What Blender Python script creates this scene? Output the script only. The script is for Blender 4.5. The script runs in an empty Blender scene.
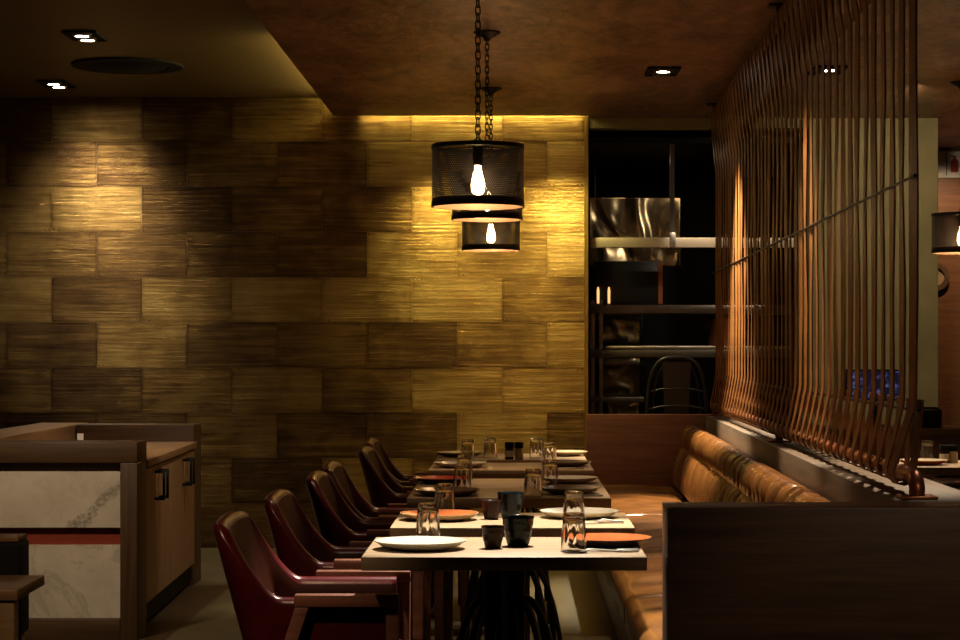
import bpy, bmesh, math, random
from mathutils import Vector, Matrix, Euler
random.seed(7)
S = bpy.context.scene
COL = S.collection
PI = math.pi
F = 2038.0; HC = 1.31; VX, VY = 515.0, 350.0

def at(px, py, Y):
    return Vector(((px - VX) * Y / F, Y, HC - (py - VY) * Y / F))

# ------------------------------------------------------------------ helpers
def tag(o, label=None, cat=None, group=None, kind=None):
    if label: o['label'] = label
    if cat: o['category'] = cat
    if group: o['group'] = group
    if kind: o['kind'] = kind
    return o

def thing(name, label, cat, loc=(0, 0, 0), rotz=0.0, group=None):
    o = bpy.data.objects.new(name, None)
    o.empty_display_size = 0.1
    COL.objects.link(o)
    o.location = loc; o.rotation_euler = (0, 0, rotz)
    return tag(o, label, cat, group)

def obj(name, bm, mat, parent=None, smooth=None, loc=None, label=None):
    me = bpy.data.meshes.new(name)
    bmesh.ops.recalc_face_normals(bm, faces=bm.faces)
    if smooth is not None:
        for f in bm.faces: f.smooth = True
    bm.to_mesh(me); bm.free()
    if smooth is not None:
        me.set_sharp_from_angle(angle=math.radians(smooth))
    mats = mat if isinstance(mat, (list, tuple)) else [mat]
    for m in mats: me.materials.append(m)
    o = bpy.data.objects.new(name, me)
    COL.objects.link(o)
    if parent: o.parent = parent
    if loc: o.location = loc
    if label: o['label'] = label
    return o

def struct(name, bm, mat, smooth=None, label=None, cat=None):
    o = obj(name, bm, mat, None, smooth)
    return tag(o, label, cat, None, 'structure')

def copy_tree(o, parent=None):
    c = o.copy(); COL.objects.link(c)
    if parent: c.parent = parent
    for ch in [k for k in o.children]:
        copy_tree(ch, c)
    return c

def BM(): return bmesh.new()

def add_hexa(bm, v8, bevel=0.0, seg=2, mi=0):
    """eight corners: bottom 4 (ccw), top 4 (ccw)"""
    t = bmesh.new()
    vs = [t.verts.new(v) for v in v8]
    for f in ((3, 2, 1, 0), (4, 5, 6, 7), (0, 1, 5, 4), (1, 2, 6, 5), (2, 3, 7, 6), (3, 0, 4, 7)):
        t.faces.new([vs[i] for i in f])
    if bevel > 0:
        bmesh.ops.bevel(t, geom=t.edges[:], offset=bevel, segments=seg, affect='EDGES', profile=0.5)
    for f in t.faces: f.material_index = mi
    merge(bm, t)

def merge(bm, t):
    me = bpy.data.meshes.new('tmp')
    t.to_mesh(me); t.free()
    bm.from_mesh(me)
    bpy.data.meshes.remove(me)

def add_box(bm, x0, x1, y0, y1, z0, z1, bevel=0.0, seg=2, mi=0):
    add_hexa(bm, [(x0, y0, z0), (x1, y0, z0), (x1, y1, z0), (x0, y1, z0),
                  (x0, y0, z1), (x1, y0, z1), (x1, y1, z1), (x0, y1, z1)], bevel, seg, mi)

def add_bar(bm, a, b, w, d, up=(0, 0, 1), bevel=0.0, seg=2):
    a = Vector(a); b = Vector(b); t = (b - a).normalized()
    u = Vector(up); s = t.cross(u)
    if s.length < 1e-4: s = t.cross(Vector((1, 0, 0)))
    s.normalize(); n = s.cross(t).normalized()
    q = []
    for p in (a, b):
        for (i, j) in ((-1, -1), (1, -1), (1, 1), (-1, 1)):
            q.append(p + s * (w / 2 * i) + n * (d / 2 * j))
    add_hexa(bm, q, bevel, seg)

def add_tube(bm, pts, r, segs=10, closed=False):
    pts = [Vector(p) for p in pts]; n = len(pts)
    rings = []; prev = None
    for i, p in enumerate(pts):
        if closed: t = pts[(i + 1) % n] - pts[i - 1]
        else: t = pts[min(i + 1, n - 1)] - pts[max(i - 1, 0)]
        t.normalize()
        if prev is None:
            a = Vector((0, 0, 1)) if abs(t.z) < 0.9 else Vector((1, 0, 0))
            u = t.cross(a).normalized()
        else:
            u = prev - t * prev.dot(t)
            u.normalize()
        prev = u; v = t.cross(u)
        rr = r[i] if isinstance(r, (list, tuple)) else r
        rings.append([bm.verts.new(p + u * (rr * math.cos(2 * PI * k / segs)) + v * (rr * math.sin(2 * PI * k / segs))) for k in range(segs)])
    m = n if closed else n - 1
    for i in range(m):
        A, B = rings[i], rings[(i + 1) % n]
        for k in range(segs):
            bm.faces.new((A[k], A[(k + 1) % segs], B[(k + 1) % segs], B[k]))
    if not closed:
        bm.faces.new(rings[0][::-1]); bm.faces.new(rings[-1])

def add_lathe(bm, prof, segs=32, c=(0, 0, 0), ripple=None, mi=0):
    """prof: list of (r,z) ; r==0 closes with a pole"""
    cx, cy, cz = c; rings = []
    for (r, z) in prof:
        if r < 1e-6:
            rings.append([bm.verts.new((cx, cy, cz + z))])
        else:
            ring = []
            for k in range(segs):
                a = 2 * PI * k / segs
                rr = r * (1 + (ripple(a, z) if ripple else 0))
                ring.append(bm.verts.new((cx + rr * math.cos(a), cy + rr * math.sin(a), cz + z)))
            rings.append(ring)
    for A, B in zip(rings, rings[1:]):
        if len(A) == 1 and len(B) == 1: continue
        for k in range(segs):
            k2 = (k + 1) % segs
            if len(A) == 1: f = bm.faces.new((A[0], B[k], B[k2]))
            elif len(B) == 1: f = bm.faces.new((A[k], B[0], A[k2]))
            else: f = bm.faces.new((A[k], B[k], B[k2], A[k2]))
            f.material_index = mi

def add_ribbon(bm, pts, wv, thick):
    """closed solid strip; wv: half width vector per point"""
    pts = [Vector(p) for p in pts]; n = len(pts); R = []
    for i in range(n):
        t = (pts[min(i + 1, n - 1)] - pts[max(i - 1, 0)]).normalized()
        w = Vector(wv[i]); nn = t.cross(w).normalized() * (thick / 2)
        R.append([bm.verts.new(pts[i] + w + nn), bm.verts.new(pts[i] - w + nn), bm.verts.new(pts[i] - w - nn), bm.verts.new(pts[i] + w - nn)])
    for A, B in zip(R, R[1:]):
        for k in range(4):
            bm.faces.new((A[k], A[(k + 1) % 4], B[(k + 1) % 4], B[k]))
    bm.faces.new(R[0][::-1]); bm.faces.new(R[-1])

# ------------------------------------------------------------------ materials
class NT:
    def __init__(s, name):
        s.m = bpy.data.materials.new(name); s.m.use_nodes = True
        s.t = s.m.node_tree; s.n = s.t.nodes; s.l = s.t.links
        s.b = s.n['Principled BSDF']; s.out = s.n['Material Output']
    def new(s, typ, **kw):
        n = s.n.new(typ)
        for k, v in kw.items(): setattr(n, k, v)
        return n
    def link(s, a, b): s.l.new(a, b)
    def coord(s, scale=(1, 1, 1), kind='Object', rot=(0, 0, 0), loc=(0, 0, 0)):
        tc = s.new('ShaderNodeTexCoord'); mp = s.new('ShaderNodeMapping')
        mp.inputs['Scale'].default_value = scale; mp.inputs['Rotation'].default_value = rot; mp.inputs['Location'].default_value = loc
        s.link(tc.outputs[kind], mp.inputs['Vector']); return mp.outputs[0]
    def noise(s, vec, scale=5, detail=4, rough=0.5, dist=0.0):
        n = s.new('ShaderNodeTexNoise')
        n.inputs['Scale'].default_value = scale; n.inputs['Detail'].default_value = detail
        n.inputs['Roughness'].default_value = rough; n.inputs['Distortion'].default_value = dist
        if vec: s.link(vec, n.inputs['Vector'])
        return n.outputs['Fac']
    def ramp(s, fac, stops):
        r = s.new('ShaderNodeValToRGB'); e = r.color_ramp.elements
        while len(e) < len(stops): e.new(0.5)
        for el, (p, c) in zip(e, stops):
            el.position = p; el.color = (*c, 1) if len(c) == 3 else c
        s.link(fac, r.inputs[0]); return r.outputs[0]
    def mix(s, a, b, fac, typ='MIX'):
        m = s.new('ShaderNodeMix', data_type='RGBA', blend_type=typ)
        for sock, v in ((m.inputs[0], fac), (m.inputs[6], a), (m.inputs[7], b)):
            if hasattr(v, 'links') or hasattr(v, 'is_linked'): s.link(v, sock)
            elif isinstance(v, (int, float)): sock.default_value = v
            else: sock.default_value = (*v, 1)
        return m.outputs[2]
    def math(s, op, a, b=0.0, clamp=False):
        m = s.new('ShaderNodeMath', operation=op); m.use_clamp = clamp
        for sock, v in ((m.inputs[0], a), (m.inputs[1], b)):
            if hasattr(v, 'is_linked'): s.link(v, sock)
            else: sock.default_value = v
        return m.outputs[0]
    def bump(s, h, strength=0.3, dist=0.01):
        b = s.new('ShaderNodeBump'); b.inputs['Strength'].default_value = strength; b.inputs['Distance'].default_value = dist
        s.link(h, b.inputs['Height']); s.link(b.outputs[0], s.b.inputs['Normal'])
    def set(s, **kw):
        for k, v in kw.items():
            sock = s.b.inputs[k.replace('_', ' ')]
            if hasattr(v, 'is_linked'): s.link(v, sock)
            elif isinstance(v, tuple) and len(v) == 3 and sock.type == 'RGBA': sock.default_value = (*v, 1)
            else: sock.default_value = v
        return s

def wood(name, dark, light, axis='x', rough=0.45, scale=1.0, bump=0.12, spec=0.5):
    n = NT(name)
    sc = {'x': (1.2, 22, 22), 'y': (22, 1.2, 22), 'z': (22, 22, 1.2)}[axis]
    v = n.coord(tuple(q * scale for q in sc))
    a = n.noise(v, 1.6, 6, 0.6, 0.6)
    sc2 = {'x': (6, 160, 160), 'y': (160, 6, 160), 'z': (160, 160, 6)}[axis]
    b = n.noise(n.coord(tuple(q * scale for q in sc2)), 1.0, 3, 0.6)
    f = n.math('ADD', n.math('MULTIPLY', a, 0.75), n.math('MULTIPLY', b, 0.25))
    c = n.ramp(f, [(0.32, dark), (0.68, light)])
    n.set(Base_Color=c, Roughness=rough, Specular_IOR_Level=spec)
    n.bump(b, bump, 0.002)
    return n.m

def leather(name, c1, c2, rough=0.36, bump=0.12, scale=1.0, coat=0.0, spec=None):
    n = NT(name)
    v = n.coord((scale, scale, scale))
    a = n.noise(v, 7, 5, 0.6, 0.3)
    g = n.new('ShaderNodeTexVoronoi'); g.inputs['Scale'].default_value = 260; n.link(v, g.inputs['Vector'])
    n.set(Base_Color=n.ramp(a, [(0.3, c1), (0.72, c2)]), Roughness=rough)
    if coat: n.set(Coat_Weight=coat, Coat_Roughness=0.25)
    h = n.math('ADD', n.math('MULTIPLY', g.outputs['Distance'], 0.25), n.math('MULTIPLY', n.noise(v, 22, 3), 0.8))
    n.bump(h, bump, 0.006)
    if spec is not None: n.set(Specular_IOR_Level=spec)
    return n.m

def plain(name, c, rough=0.5, metal=0.0, c2=None, nscale=12, **kw):
    n = NT(name)
    c2 = c2 or tuple(min(1, q * 1.18 + 0.001) for q in c)
    f = n.noise(n.coord(), nscale, 4)
    n.set(Base_Color=n.ramp(f, [(0.3, c), (0.7, c2)]), Roughness=rough, Metallic=metal, **kw)
    return n.m

def emit(name, c, strength):
    n = NT(name)
    n.set(Base_Color=(0.02, 0.02, 0.02), Emission_Color=c, Emission_Strength=strength)
    return n.m

M = {}
M['oak'] = wood('oak_table', (0.25, 0.16, 0.085), (0.44, 0.31, 0.185), 'x', 0.42)
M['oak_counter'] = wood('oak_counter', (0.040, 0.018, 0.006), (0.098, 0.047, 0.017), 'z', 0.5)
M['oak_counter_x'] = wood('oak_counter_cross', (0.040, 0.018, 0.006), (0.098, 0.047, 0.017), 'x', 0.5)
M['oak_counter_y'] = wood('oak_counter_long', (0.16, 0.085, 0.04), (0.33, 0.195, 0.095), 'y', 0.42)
M['oak_door'] = wood('oak_door', (0.19, 0.10, 0.05), (0.34, 0.20, 0.105), 'z', 0.45)
M['walnut'] = wood('walnut_panel', (0.058, 0.027, 0.013), (0.135, 0.068, 0.034), 'x', 0.45)
M['redwood'] = wood('red_brown_panel', (0.14, 0.053, 0.034), (0.28, 0.115, 0.075), 'x', 0.42)
M['greywood'] = wood('grey_brown_board', (0.10, 0.070, 0.047), (0.19, 0.14, 0.098), 'y', 0.45)
M['wallwood'] = wood('warm_wall_wood', (0.12, 0.046, 0.017), (0.24, 0.10, 0.038), 'x', 0.45)
M['chairwood'] = wood('mahogany_frame', (0.12, 0.042, 0.026), (0.27, 0.105, 0.065), 'x', 0.38)
M['oxblood'] = leather('oxblood_leather', (0.048, 0.0035, 0.004), (0.092, 0.008, 0.008), 0.28, 0.10)
M['oxdark'] = leather('oxblood_lining', (0.026, 0.006, 0.0035), (0.052, 0.012, 0.007), 0.42, 0.10, spec=0.12)
M['tan'] = leather('tan_bench_leather', (0.085, 0.032, 0.008), (0.21, 0.086, 0.023), 0.25, 0.14, 0.7)
M['strap'] = leather('strap_leather', (0.13, 0.046, 0.012), (0.31, 0.128, 0.034), 0.42, 0.10, spec=0.35)
M['copper'] = plain('copper_pipe', (0.30, 0.10, 0.045), 0.35, 0.7)
M['black'] = plain('black_iron', (0.008, 0.008, 0.009), 0.38, 0.4)
M['blackmatte'] = plain('black_matte', (0.005, 0.005, 0.005), 0.75, Specular_IOR_Level=0.2)
M['steel'] = plain('brushed_steel', (0.50, 0.47, 0.42), 0.32, 1.0)
M['steeldark'] = plain('dark_steel', (0.16, 0.14, 0.12), 0.35, 1.0)
M['gunmetal'] = plain('gunmetal_chair', (0.055, 0.055, 0.06), 0.35, 0.8)
M['cream'] = plain('cream_glaze', (0.58, 0.54, 0.45), 0.18, 0, (0.63, 0.59, 0.50))
M['orange'] = plain('orange_glaze', (0.40, 0.085, 0.022), 0.16, 0, (0.50, 0.13, 0.04))
M['redglaze'] = plain('red_glaze', (0.33, 0.03, 0.012), 0.2)
M['greyglaze'] = plain('taupe_glaze', (0.19, 0.145, 0.105), 0.2)
M['beigeglaze'] = plain('beige_glaze', (0.42, 0.33, 0.22), 0.2)
M['darkunder'] = plain('dark_stoneware', (0.045, 0.03, 0.022), 0.4)
M['tanunder'] = plain('raw_stoneware', (0.40, 0.29, 0.17), 0.45)
M['cupbrown'] = plain('brown_stoneware', (0.020, 0.0065, 0.0045), 0.28, Specular_IOR_Level=0.15)
M['cupgreen'] = plain('green_black_stoneware', (0.005, 0.007, 0.006), 0.2, Specular_IOR_Level=0.18)
M['cupblue'] = plain('blue_black_stoneware', (0.005, 0.008, 0.012), 0.2, Specular_IOR_Level=0.18)
M['white'] = plain('white_card', (0.72, 0.70, 0.66), 0.6)
M['red'] = plain('red_band', (0.19, 0.026, 0.009), 0.5)
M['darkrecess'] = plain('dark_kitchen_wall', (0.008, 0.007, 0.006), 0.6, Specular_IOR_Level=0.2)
M['olive'] = plain('olive_plaster', (0.23, 0.19, 0.075), 0.7, 0, (0.31, 0.26, 0.108), 4)
M['railpaint'] = plain('rail_steel', (0.50, 0.42, 0.31), 0.45, 0.35)
M['liner'] = plain('liner_copper', (0.30, 0.19, 0.13), 0.5, 0.3)
M['gold'] = plain('gold_trim', (0.62, 0.42, 0.10), 0.35, 1.0)

n = NT('tumbler_glass'); n.set(Base_Color=(0.97, 0.96, 0.93), Roughness=0.02, Transmission_Weight=1.0, IOR=1.48); M['glass'] = n.m
n = NT('bulb_glow'); n.set(Base_Color=(1, 0.8, 0.5), Emission_Color=(1.0, 0.60, 0.27), Emission_Strength=150.0); M['bulb'] = n.m
M['lamp'] = emit('downlight_lamp', (1.0, 0.86, 0.66), 60.0)
M['led'] = emit('led_strip', (1.0, 0.80, 0.24), 0.7)
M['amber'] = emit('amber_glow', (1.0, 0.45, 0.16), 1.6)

# copper-brown ceiling
n = NT('brown_ceiling')
a = n.noise(n.coord((1.3, 0.5, 1)), 1.9, 6, 0.62, 1.6)
b = n.noise(n.coord((9, 5, 9)), 1.6, 6, 0.7, 0.8)
f = n.math('ADD', n.math('MULTIPLY', a, 0.55), n.math('MULTIPLY', b, 0.45))
n.set(Base_Color=n.ramp(f, [(0.41, (0.105, 0.048, 0.024)), (0.60, (0.40, 0.215, 0.115))]), Roughness=0.4, Metallic=0.2)
n.bump(b, 0.4, 0.02); M['ceiling'] = n.m
n = NT('olive_brown_ceiling')
b = n.noise(n.coord((14, 40, 14)), 1.2, 5, 0.65, 0.4)
n.set(Base_Color=n.ramp(b, [(0.3, (0.10, 0.058, 0.022)), (0.7, (0.19, 0.115, 0.045))]), Roughness=0.5, Metallic=0.2)
n.bump(b, 0.2, 0.006); M['ceiling2'] = n.m

# floor: concrete, with a plank area by the counter and a pale inlay strip
n = NT('floor')
tc = n.new('ShaderNodeTexCoord'); sx = n.new('ShaderNodeSeparateXYZ'); n.link(tc.outputs['Object'], sx.inputs[0])
conc = n.ramp(n.noise(n.coord(), 2.5, 6, 0.6), [(0.3, (0.07, 0.056, 0.03)), (0.7, (0.135, 0.108, 0.06))])
plank = n.ramp(n.noise(n.coord((22, 1.4, 1)), 1.5, 5), [(0.3, (0.028, 0.016, 0.008)), (0.7, (0.06, 0.036, 0.018))])
m1 = n.math('MULTIPLY', n.math('LESS_THAN', sx.outputs[0], -1.58), n.math('LESS_THAN', sx.outputs[1], 11.35))
c = n.mix(conc, plank, m1)
m2 = n.math('MULTIPLY', n.math('GREATER_THAN', sx.outputs[0], 0.26), n.math('LESS_THAN', sx.outputs[0], 0.35))
c = n.mix(c, (0.09, 0.078, 0.052), m2)
n.set(Base_Color=c, Roughness=0.4); M['floor'] = n.m

# brass tiles
n = NT('patinated_brass')
at_ = n.new('ShaderNodeAttribute', attribute_name='tile'); tile = at_.outputs['Fac']
uv = n.new('ShaderNodeUVMap', uv_map='UVMap'); su = n.new('ShaderNodeSeparateXYZ'); n.link(uv.outputs[0], su.inputs[0])
off = n.new('ShaderNodeCombineXYZ'); n.link(n.math('MULTIPLY', tile, 37.0), off.inputs[0]); n.link(n.math('MULTIPLY', tile, 53.0), off.inputs[2])
tc = n.new('ShaderNodeTexCoord'); ad = n.new('ShaderNodeVectorMath', operation='ADD'); n.link(tc.outputs['Object'], ad.inputs[0]); n.link(off.outputs[0], ad.inputs[1])
def mp(scale):
    q = n.new('ShaderNodeMapping'); q.inputs['Scale'].default_value = scale; n.link(ad.outputs[0], q.inputs['Vector']); return q.outputs[0]
streak = n.noise(mp((2.0, 1, 42)), 1.0, 5, 0.62, 0.5)
fine = n.noise(mp((5, 1, 230)), 1.0, 3, 0.6)
mid = n.noise(mp((1.1, 1, 95)), 1.0, 4, 0.65, 0.3)
cloud = n.noise(mp((3.5, 1, 5)), 1.0, 4, 0.55, 0.4)
eu = n.math('MINIMUM', su.outputs[0], n.math('SUBTRACT', 1.0, su.outputs[0]))
ev = n.math('MULTIPLY', n.math('MINIMUM', su.outputs[1], n.math('SUBTRACT', 1.0, su.outputs[1])), 0.5)
edge = n.math('MINIMUM', eu, ev)
edgef = n.math('SUBTRACT', 1.0, n.math('MULTIPLY', edge, 30.0), True)
edgef = n.math('MULTIPLY', edgef, n.math('ADD', 0.25, cloud))
pat = n.math('ADD', n.math('MULTIPLY', streak, 0.75), n.math('MULTIPLY', cloud, 0.75))
pat = n.math('ADD', n.math('SUBTRACT', pat, 0.31), n.math('MULTIPLY', mid, 0.35))
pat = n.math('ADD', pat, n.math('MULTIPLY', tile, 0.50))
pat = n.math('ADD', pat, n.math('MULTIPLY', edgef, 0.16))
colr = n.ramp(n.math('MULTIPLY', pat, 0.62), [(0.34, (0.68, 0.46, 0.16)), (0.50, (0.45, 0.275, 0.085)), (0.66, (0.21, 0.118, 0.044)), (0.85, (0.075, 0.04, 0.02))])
rgh = n.math('ADD', 0.20, n.math('MULTIPLY', mid, 0.24))
n.set(Base_Color=colr, Metallic=1.0, Roughness=rgh, Anisotropic=0.8, Anisotropic_Rotation=0.25)
tg = n.new('ShaderNodeTangent', direction_type='UV_MAP', uv_map='UVMap'); n.link(tg.outputs[0], n.b.inputs['Tangent'])
h = n.math('ADD', n.math('MULTIPLY', fine, 0.3), n.math('MULTIPLY', streak, 0.7))
h = n.math('ADD', h, n.math('ADD', n.math('MULTIPLY', cloud, 1.2), n.math('MULTIPLY', mid, 0.5)))
n.bump(h, 0.65, 0.007); M['brass'] = n.m
BR = n

# marble
n = NT('veined_marble')
v = n.coord()
nz = n.noise(v, 3.0, 8, 0.65, 1.5)
vein = n.math('ABSOLUTE', n.math('SUBTRACT', nz, 0.5))
veinf = n.ramp(vein, [(0.0, (0.45, 0.45, 0.45)), (0.035, (0, 0, 0))])
sx = n.new('ShaderNodeSeparateXYZ'); n.link(v, sx.inputs[0])
wob = n.math('MULTIPLY', n.math('SUBTRACT', n.noise(v, 9, 5, 0.6), 0.5), 0.12)
d = n.math('SUBTRACT', n.math('ADD', n.math('MULTIPLY', sx.outputs[0], 0.66), wob), n.math('MULTIPLY', sx.outputs[2], 0.75))
d = n.math('ABSOLUTE', n.math('SUBTRACT', d, -0.336))
big = n.ramp(d, [(0.0, (1, 1, 1)), (0.022, (0.7, 0.7, 0.7)), (0.03, (0, 0, 0))])
bigm = n.math('MULTIPLY', big, n.ramp(n.noise(v, 60, 4, 0.7), [(0.4, (0.15, 0.15, 0.15)), (0.6, (0.9, 0.9, 0.9))]))
bigm = n.math('MULTIPLY', bigm, n.math('GREATER_THAN', sx.outputs[2], 0.49))
base = n.ramp(n.noise(v, 5, 6, 0.6), [(0.3, (0.48, 0.39, 0.29)), (0.7, (0.64, 0.54, 0.42))])
low = n.math('ADD', 0.25, n.math('MULTIPLY', n.math('LESS_THAN', sx.outputs[2], 0.45), 0.5))
c = n.mix(base, (0.17, 0.125, 0.085), n.math('MULTIPLY', veinf, low))
c = n.mix(c, (0.15, 0.12, 0.085), bigm)
n.set(Base_Color=c, Roughness=0.3); M['marble'] = n.m

# perforated black sheet for the lamp shades
n = NT('perforated_black_metal')
uv = n.new('ShaderNodeUVMap', uv_map='UVMap'); su = n.new('ShaderNodeSeparateXYZ'); n.link(uv.outputs[0], su.inputs[0])
row = n.math('MULTIPLY', su.outputs[1], 30.0)
odd = n.math('MULTIPLY', n.math('FLOOR', n.math('MULTIPLY', n.math('FRACT', n.math('MULTIPLY', row, 0.5)), 2.0)), 0.5)
fx = n.math('SUBTRACT', n.math('FRACT', n.math('ADD', n.math('MULTIPLY', su.outputs[0], 130.0), odd)), 0.5)
fy = n.math('SUBTRACT', n.math('FRACT', row), 0.5)
rad = n.math('SQRT', n.math('ADD', n.math('MULTIPLY', fx, fx), n.math('MULTIPLY', fy, fy)))
hole = n.math('LESS_THAN', rad, 0.30)
n.set(Base_Color=(0.012, 0.010, 0.009), Roughness=0.45, Metallic=0.5)
tr = n.new('ShaderNodeBsdfTransparent'); mx = n.new('ShaderNodeMixShader')
n.link(hole, mx.inputs[0]); n.link(n.b.outputs[0], mx.inputs[1]); n.link(tr.outputs[0], mx.inputs[2]); n.link(mx.outputs[0], n.out.inputs[0])
M['perf'] = n.m

# wavy stainless sheet
n = NT('wavy_stainless')
wv = n.noise(n.coord((1.7, 1, 0.8)), 2.4, 1, 0.3, 0.8)
n.set(Base_Color=(0.30, 0.245, 0.15), Metallic=1.0, Roughness=0.2); n.bump(wv, 0.8, 0.12); M['wavy'] = n.m

# ------------------------------------------------------------------ camera
cam = bpy.data.cameras.new('camera'); co = bpy.data.objects.new('camera', cam); COL.objects.link(co)
co.location = (0, 0, HC); co.rotation_euler = (PI / 2, 0, 0)
cam.sensor_width = 36; cam.lens = F / 960 * 36
cam.shift_x = -(VX - 480) / 960; cam.shift_y = (VY - 320) / 960
cam.clip_start = 0.05; cam.clip_end = 100
S.camera = co

# ------------------------------------------------------------------ setting
WY = 13.5; CZ = 2.847; RZ = 2.98; XS = -1.19; XO = 0.463
b = BM(); add_box(b, -4.2, 4.2, -0.6, 17.2, -0.1, 0.0); struct('floor', b, M['floor'])
# brass wall with tiles
b = BM(); add_box(b, -4.2, XO, WY + 0.006, WY + 0.16, 0, 3.06)
uvl = b.loops.layers.uv.new('UVMap'); tl = b.faces.layers.float.new('tile')
TW, TH = 0.5965, 0.2994
z_ref = HC + (350 - 141.5) * WY / F     # a row boundary
x_ref = (187 - VX) * WY / F             # a joint in the row below 141.5 px
k = -3
zrow = z_ref + TH * 3
r = 0
while zrow > 0.0:
    zt = min(zrow, 3.04); zb = max(zrow - TH, 0.0)
    rel = r - 3
    shift = 0.0 if rel % 2 == 0 else TW / 2
    i0 = int((-4.2 - x_ref) / TW) - 2
    for i in range(i0, i0 + 14):
        x0 = x_ref + shift + i * TW; x1 = x0 + TW
        x0 = max(x0, -4.19); x1 = min(x1, XO - 0.003)
        if x1 - x0 < 0.02 or zt - zb < 0.01: continue
        g = 0.0012
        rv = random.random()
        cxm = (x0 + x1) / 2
        if cxm > -1.05: rv = rv ** 2.2 * 0.95          # light falloff in the tone: sheets near the opening lighter, left ones darker
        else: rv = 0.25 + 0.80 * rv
        tz = random.uniform(-1, 1) * 0.013; tx = random.uniform(-1, 1) * 0.007
        q = [(x0 + g, zb + g), (x1 - g, zb + g), (x1 - g, zt - g), (x0 + g, zt - g)]
        top = []
        for (x, z) in q:
            dx = (x - cxm); dz = (z - (zb + zt) / 2)
            top.append(b.verts.new((x, WY - 0.004 + dx * tx + dz * tz, z)))
        bot = [b.verts.new((x, WY + 0.007, z)) for (x, z) in q]
        fs = [b.faces.new(top)]
        for e in range(4): fs.append(b.faces.new((top[e], bot[e], bot[(e + 1) % 4], top[(e + 1) % 4])))
        for f in fs:
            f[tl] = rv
            for lp in f.loops:
                lp[uvl].uv = ((lp.vert.co.x - x0) / TW, (lp.vert.co.z - zb) / TH)
        if zt - zb > 0.2:
            for sx_ in (x0 + 0.016, x0 + 0.045, x1 - 0.016, x1 - 0.045):
                for sz_ in (zb + 0.016, zt - 0.016):
                    c0 = b.verts.new((sx_, WY - 0.009, sz_))
                    rg = [b.verts.new((sx_ + 0.0055 * math.cos(a * PI / 3), WY - 0.003, sz_ + 0.0055 * math.sin(a * PI / 3))) for a in range(6)]
                    for a in range(6):
                        f = b.faces.new((c0, rg[a], rg[(a + 1) % 6])); f[tl] = 0.95
    zrow -= TH; r += 1
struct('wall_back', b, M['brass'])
b = BM(); add_box(b, XO - 0.001, XO + 0.022, WY - 0.02, WY + 0.17, 0, CZ + 0.03, 0.002); struct('trim_1', b, M['gold'])
# ceilings
b = BM(); add_box(b, XS, XO + 0.03, -0.6, WY - 0.13, CZ, CZ + 0.03); add_box(b, XO + 0.03, 4.2, -0.6, 15.6, CZ, CZ + 0.03)
struct('ceiling', b, M['ceiling'])
b = BM(); add_box(b, -4.2, 4.2, -0.6, 17.2, RZ, RZ + 0.1); struct('ceiling_raised', b, M['ceiling2'])
# outer walls
b = BM(); add_box(b, -4.3, -4.2, -0.6, 17.2, 0, RZ); struct('wall_left', b, M['walnut'])
b = BM(); add_box(b, 4.2, 4.3, -0.6, 17.2, 0, RZ); struct('wall_right', b, M['walnut'])
b = BM(); add_box(b, -4.3, 4.3, -0.7, -0.6, 0, RZ); struct('wall_front', b, M['walnut'])
# opening and kitchen
b = BM(); add_box(b, XO + 0.022, 1.95, WY, WY + 0.16, 2.782, CZ); struct('wall_bulkhead', b, M['olive'])
b = BM(); add_box(b, 1.945, 2.80, WY - 0.02, WY + 0.5, 0, CZ, 0.006); struct('column', b, M['olive'])
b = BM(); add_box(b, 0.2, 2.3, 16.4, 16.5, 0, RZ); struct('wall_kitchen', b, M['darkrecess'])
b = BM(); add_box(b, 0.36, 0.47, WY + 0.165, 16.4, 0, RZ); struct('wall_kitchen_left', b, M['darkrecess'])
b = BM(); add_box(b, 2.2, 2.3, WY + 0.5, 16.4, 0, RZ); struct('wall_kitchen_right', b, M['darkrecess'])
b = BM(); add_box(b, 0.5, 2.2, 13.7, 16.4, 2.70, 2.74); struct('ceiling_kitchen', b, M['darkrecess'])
# wood wall of the room to the right
b = BM(); add_box(b, 2.3, 4.2, 15.5, 15.6, 0, CZ); struct('wall_wood', b, M['wallwood'])

# ------------------------------------------------------------------ booth divider (joinery)
XL = lambda Y: 1.03 + 0.0230 * (Y - 5.45)
DZ = 0.90
dv = thing('booth_divider', 'dark wood divider wall of the booth with pale ledge and tall end panels', 'partition', (1.1, 9.0, 0))
def w2l(o, pts): return [tuple(Vector(p) - o.location) for p in pts]
b = BM(); add_box(b, 0.397 - 1.1, 1.9 - 1.1, 5.30 - 9, 5.495 - 9, 0, DZ, 0.003); obj('front_panel', b, M['walnut'], dv, 40, label='wide dark brown front panel')
y0, y1 = 5.50, 12.80
def slant(xa, xb, z0, z1, bev):
    bb = BM()
    add_hexa(bb, w2l(dv, [(XL(y0) + xa, y0, z0), (XL(y0) + xb, y0, z0), (XL(y1) + xb, y1, z0), (XL(y1) + xa, y1, z0),
                          (XL(y0) + xa, y0, z1), (XL(y0) + xb, y0, z1), (XL(y1) + xb, y1, z1), (XL(y1) + xa, y1, z1)]), bev)
    return bb
obj('ledge', slant(0, 0.26, 0.70, DZ, 0.003), M['greywood'], dv, 40, label='grey-brown ledge along the booth')
obj('wall_core', slant(0.03, 0.23, 0, 0.70, 0), M['walnut'], dv)
b = BM(); add_box(b, 0.45 - 1.1, 1.46 - 1.1, 12.805 - 9, 12.88 - 9, 0, 0.905, 0.003); obj('end_panel', b, M['redwood'], dv, 40, label='red-brown end panel')

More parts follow.
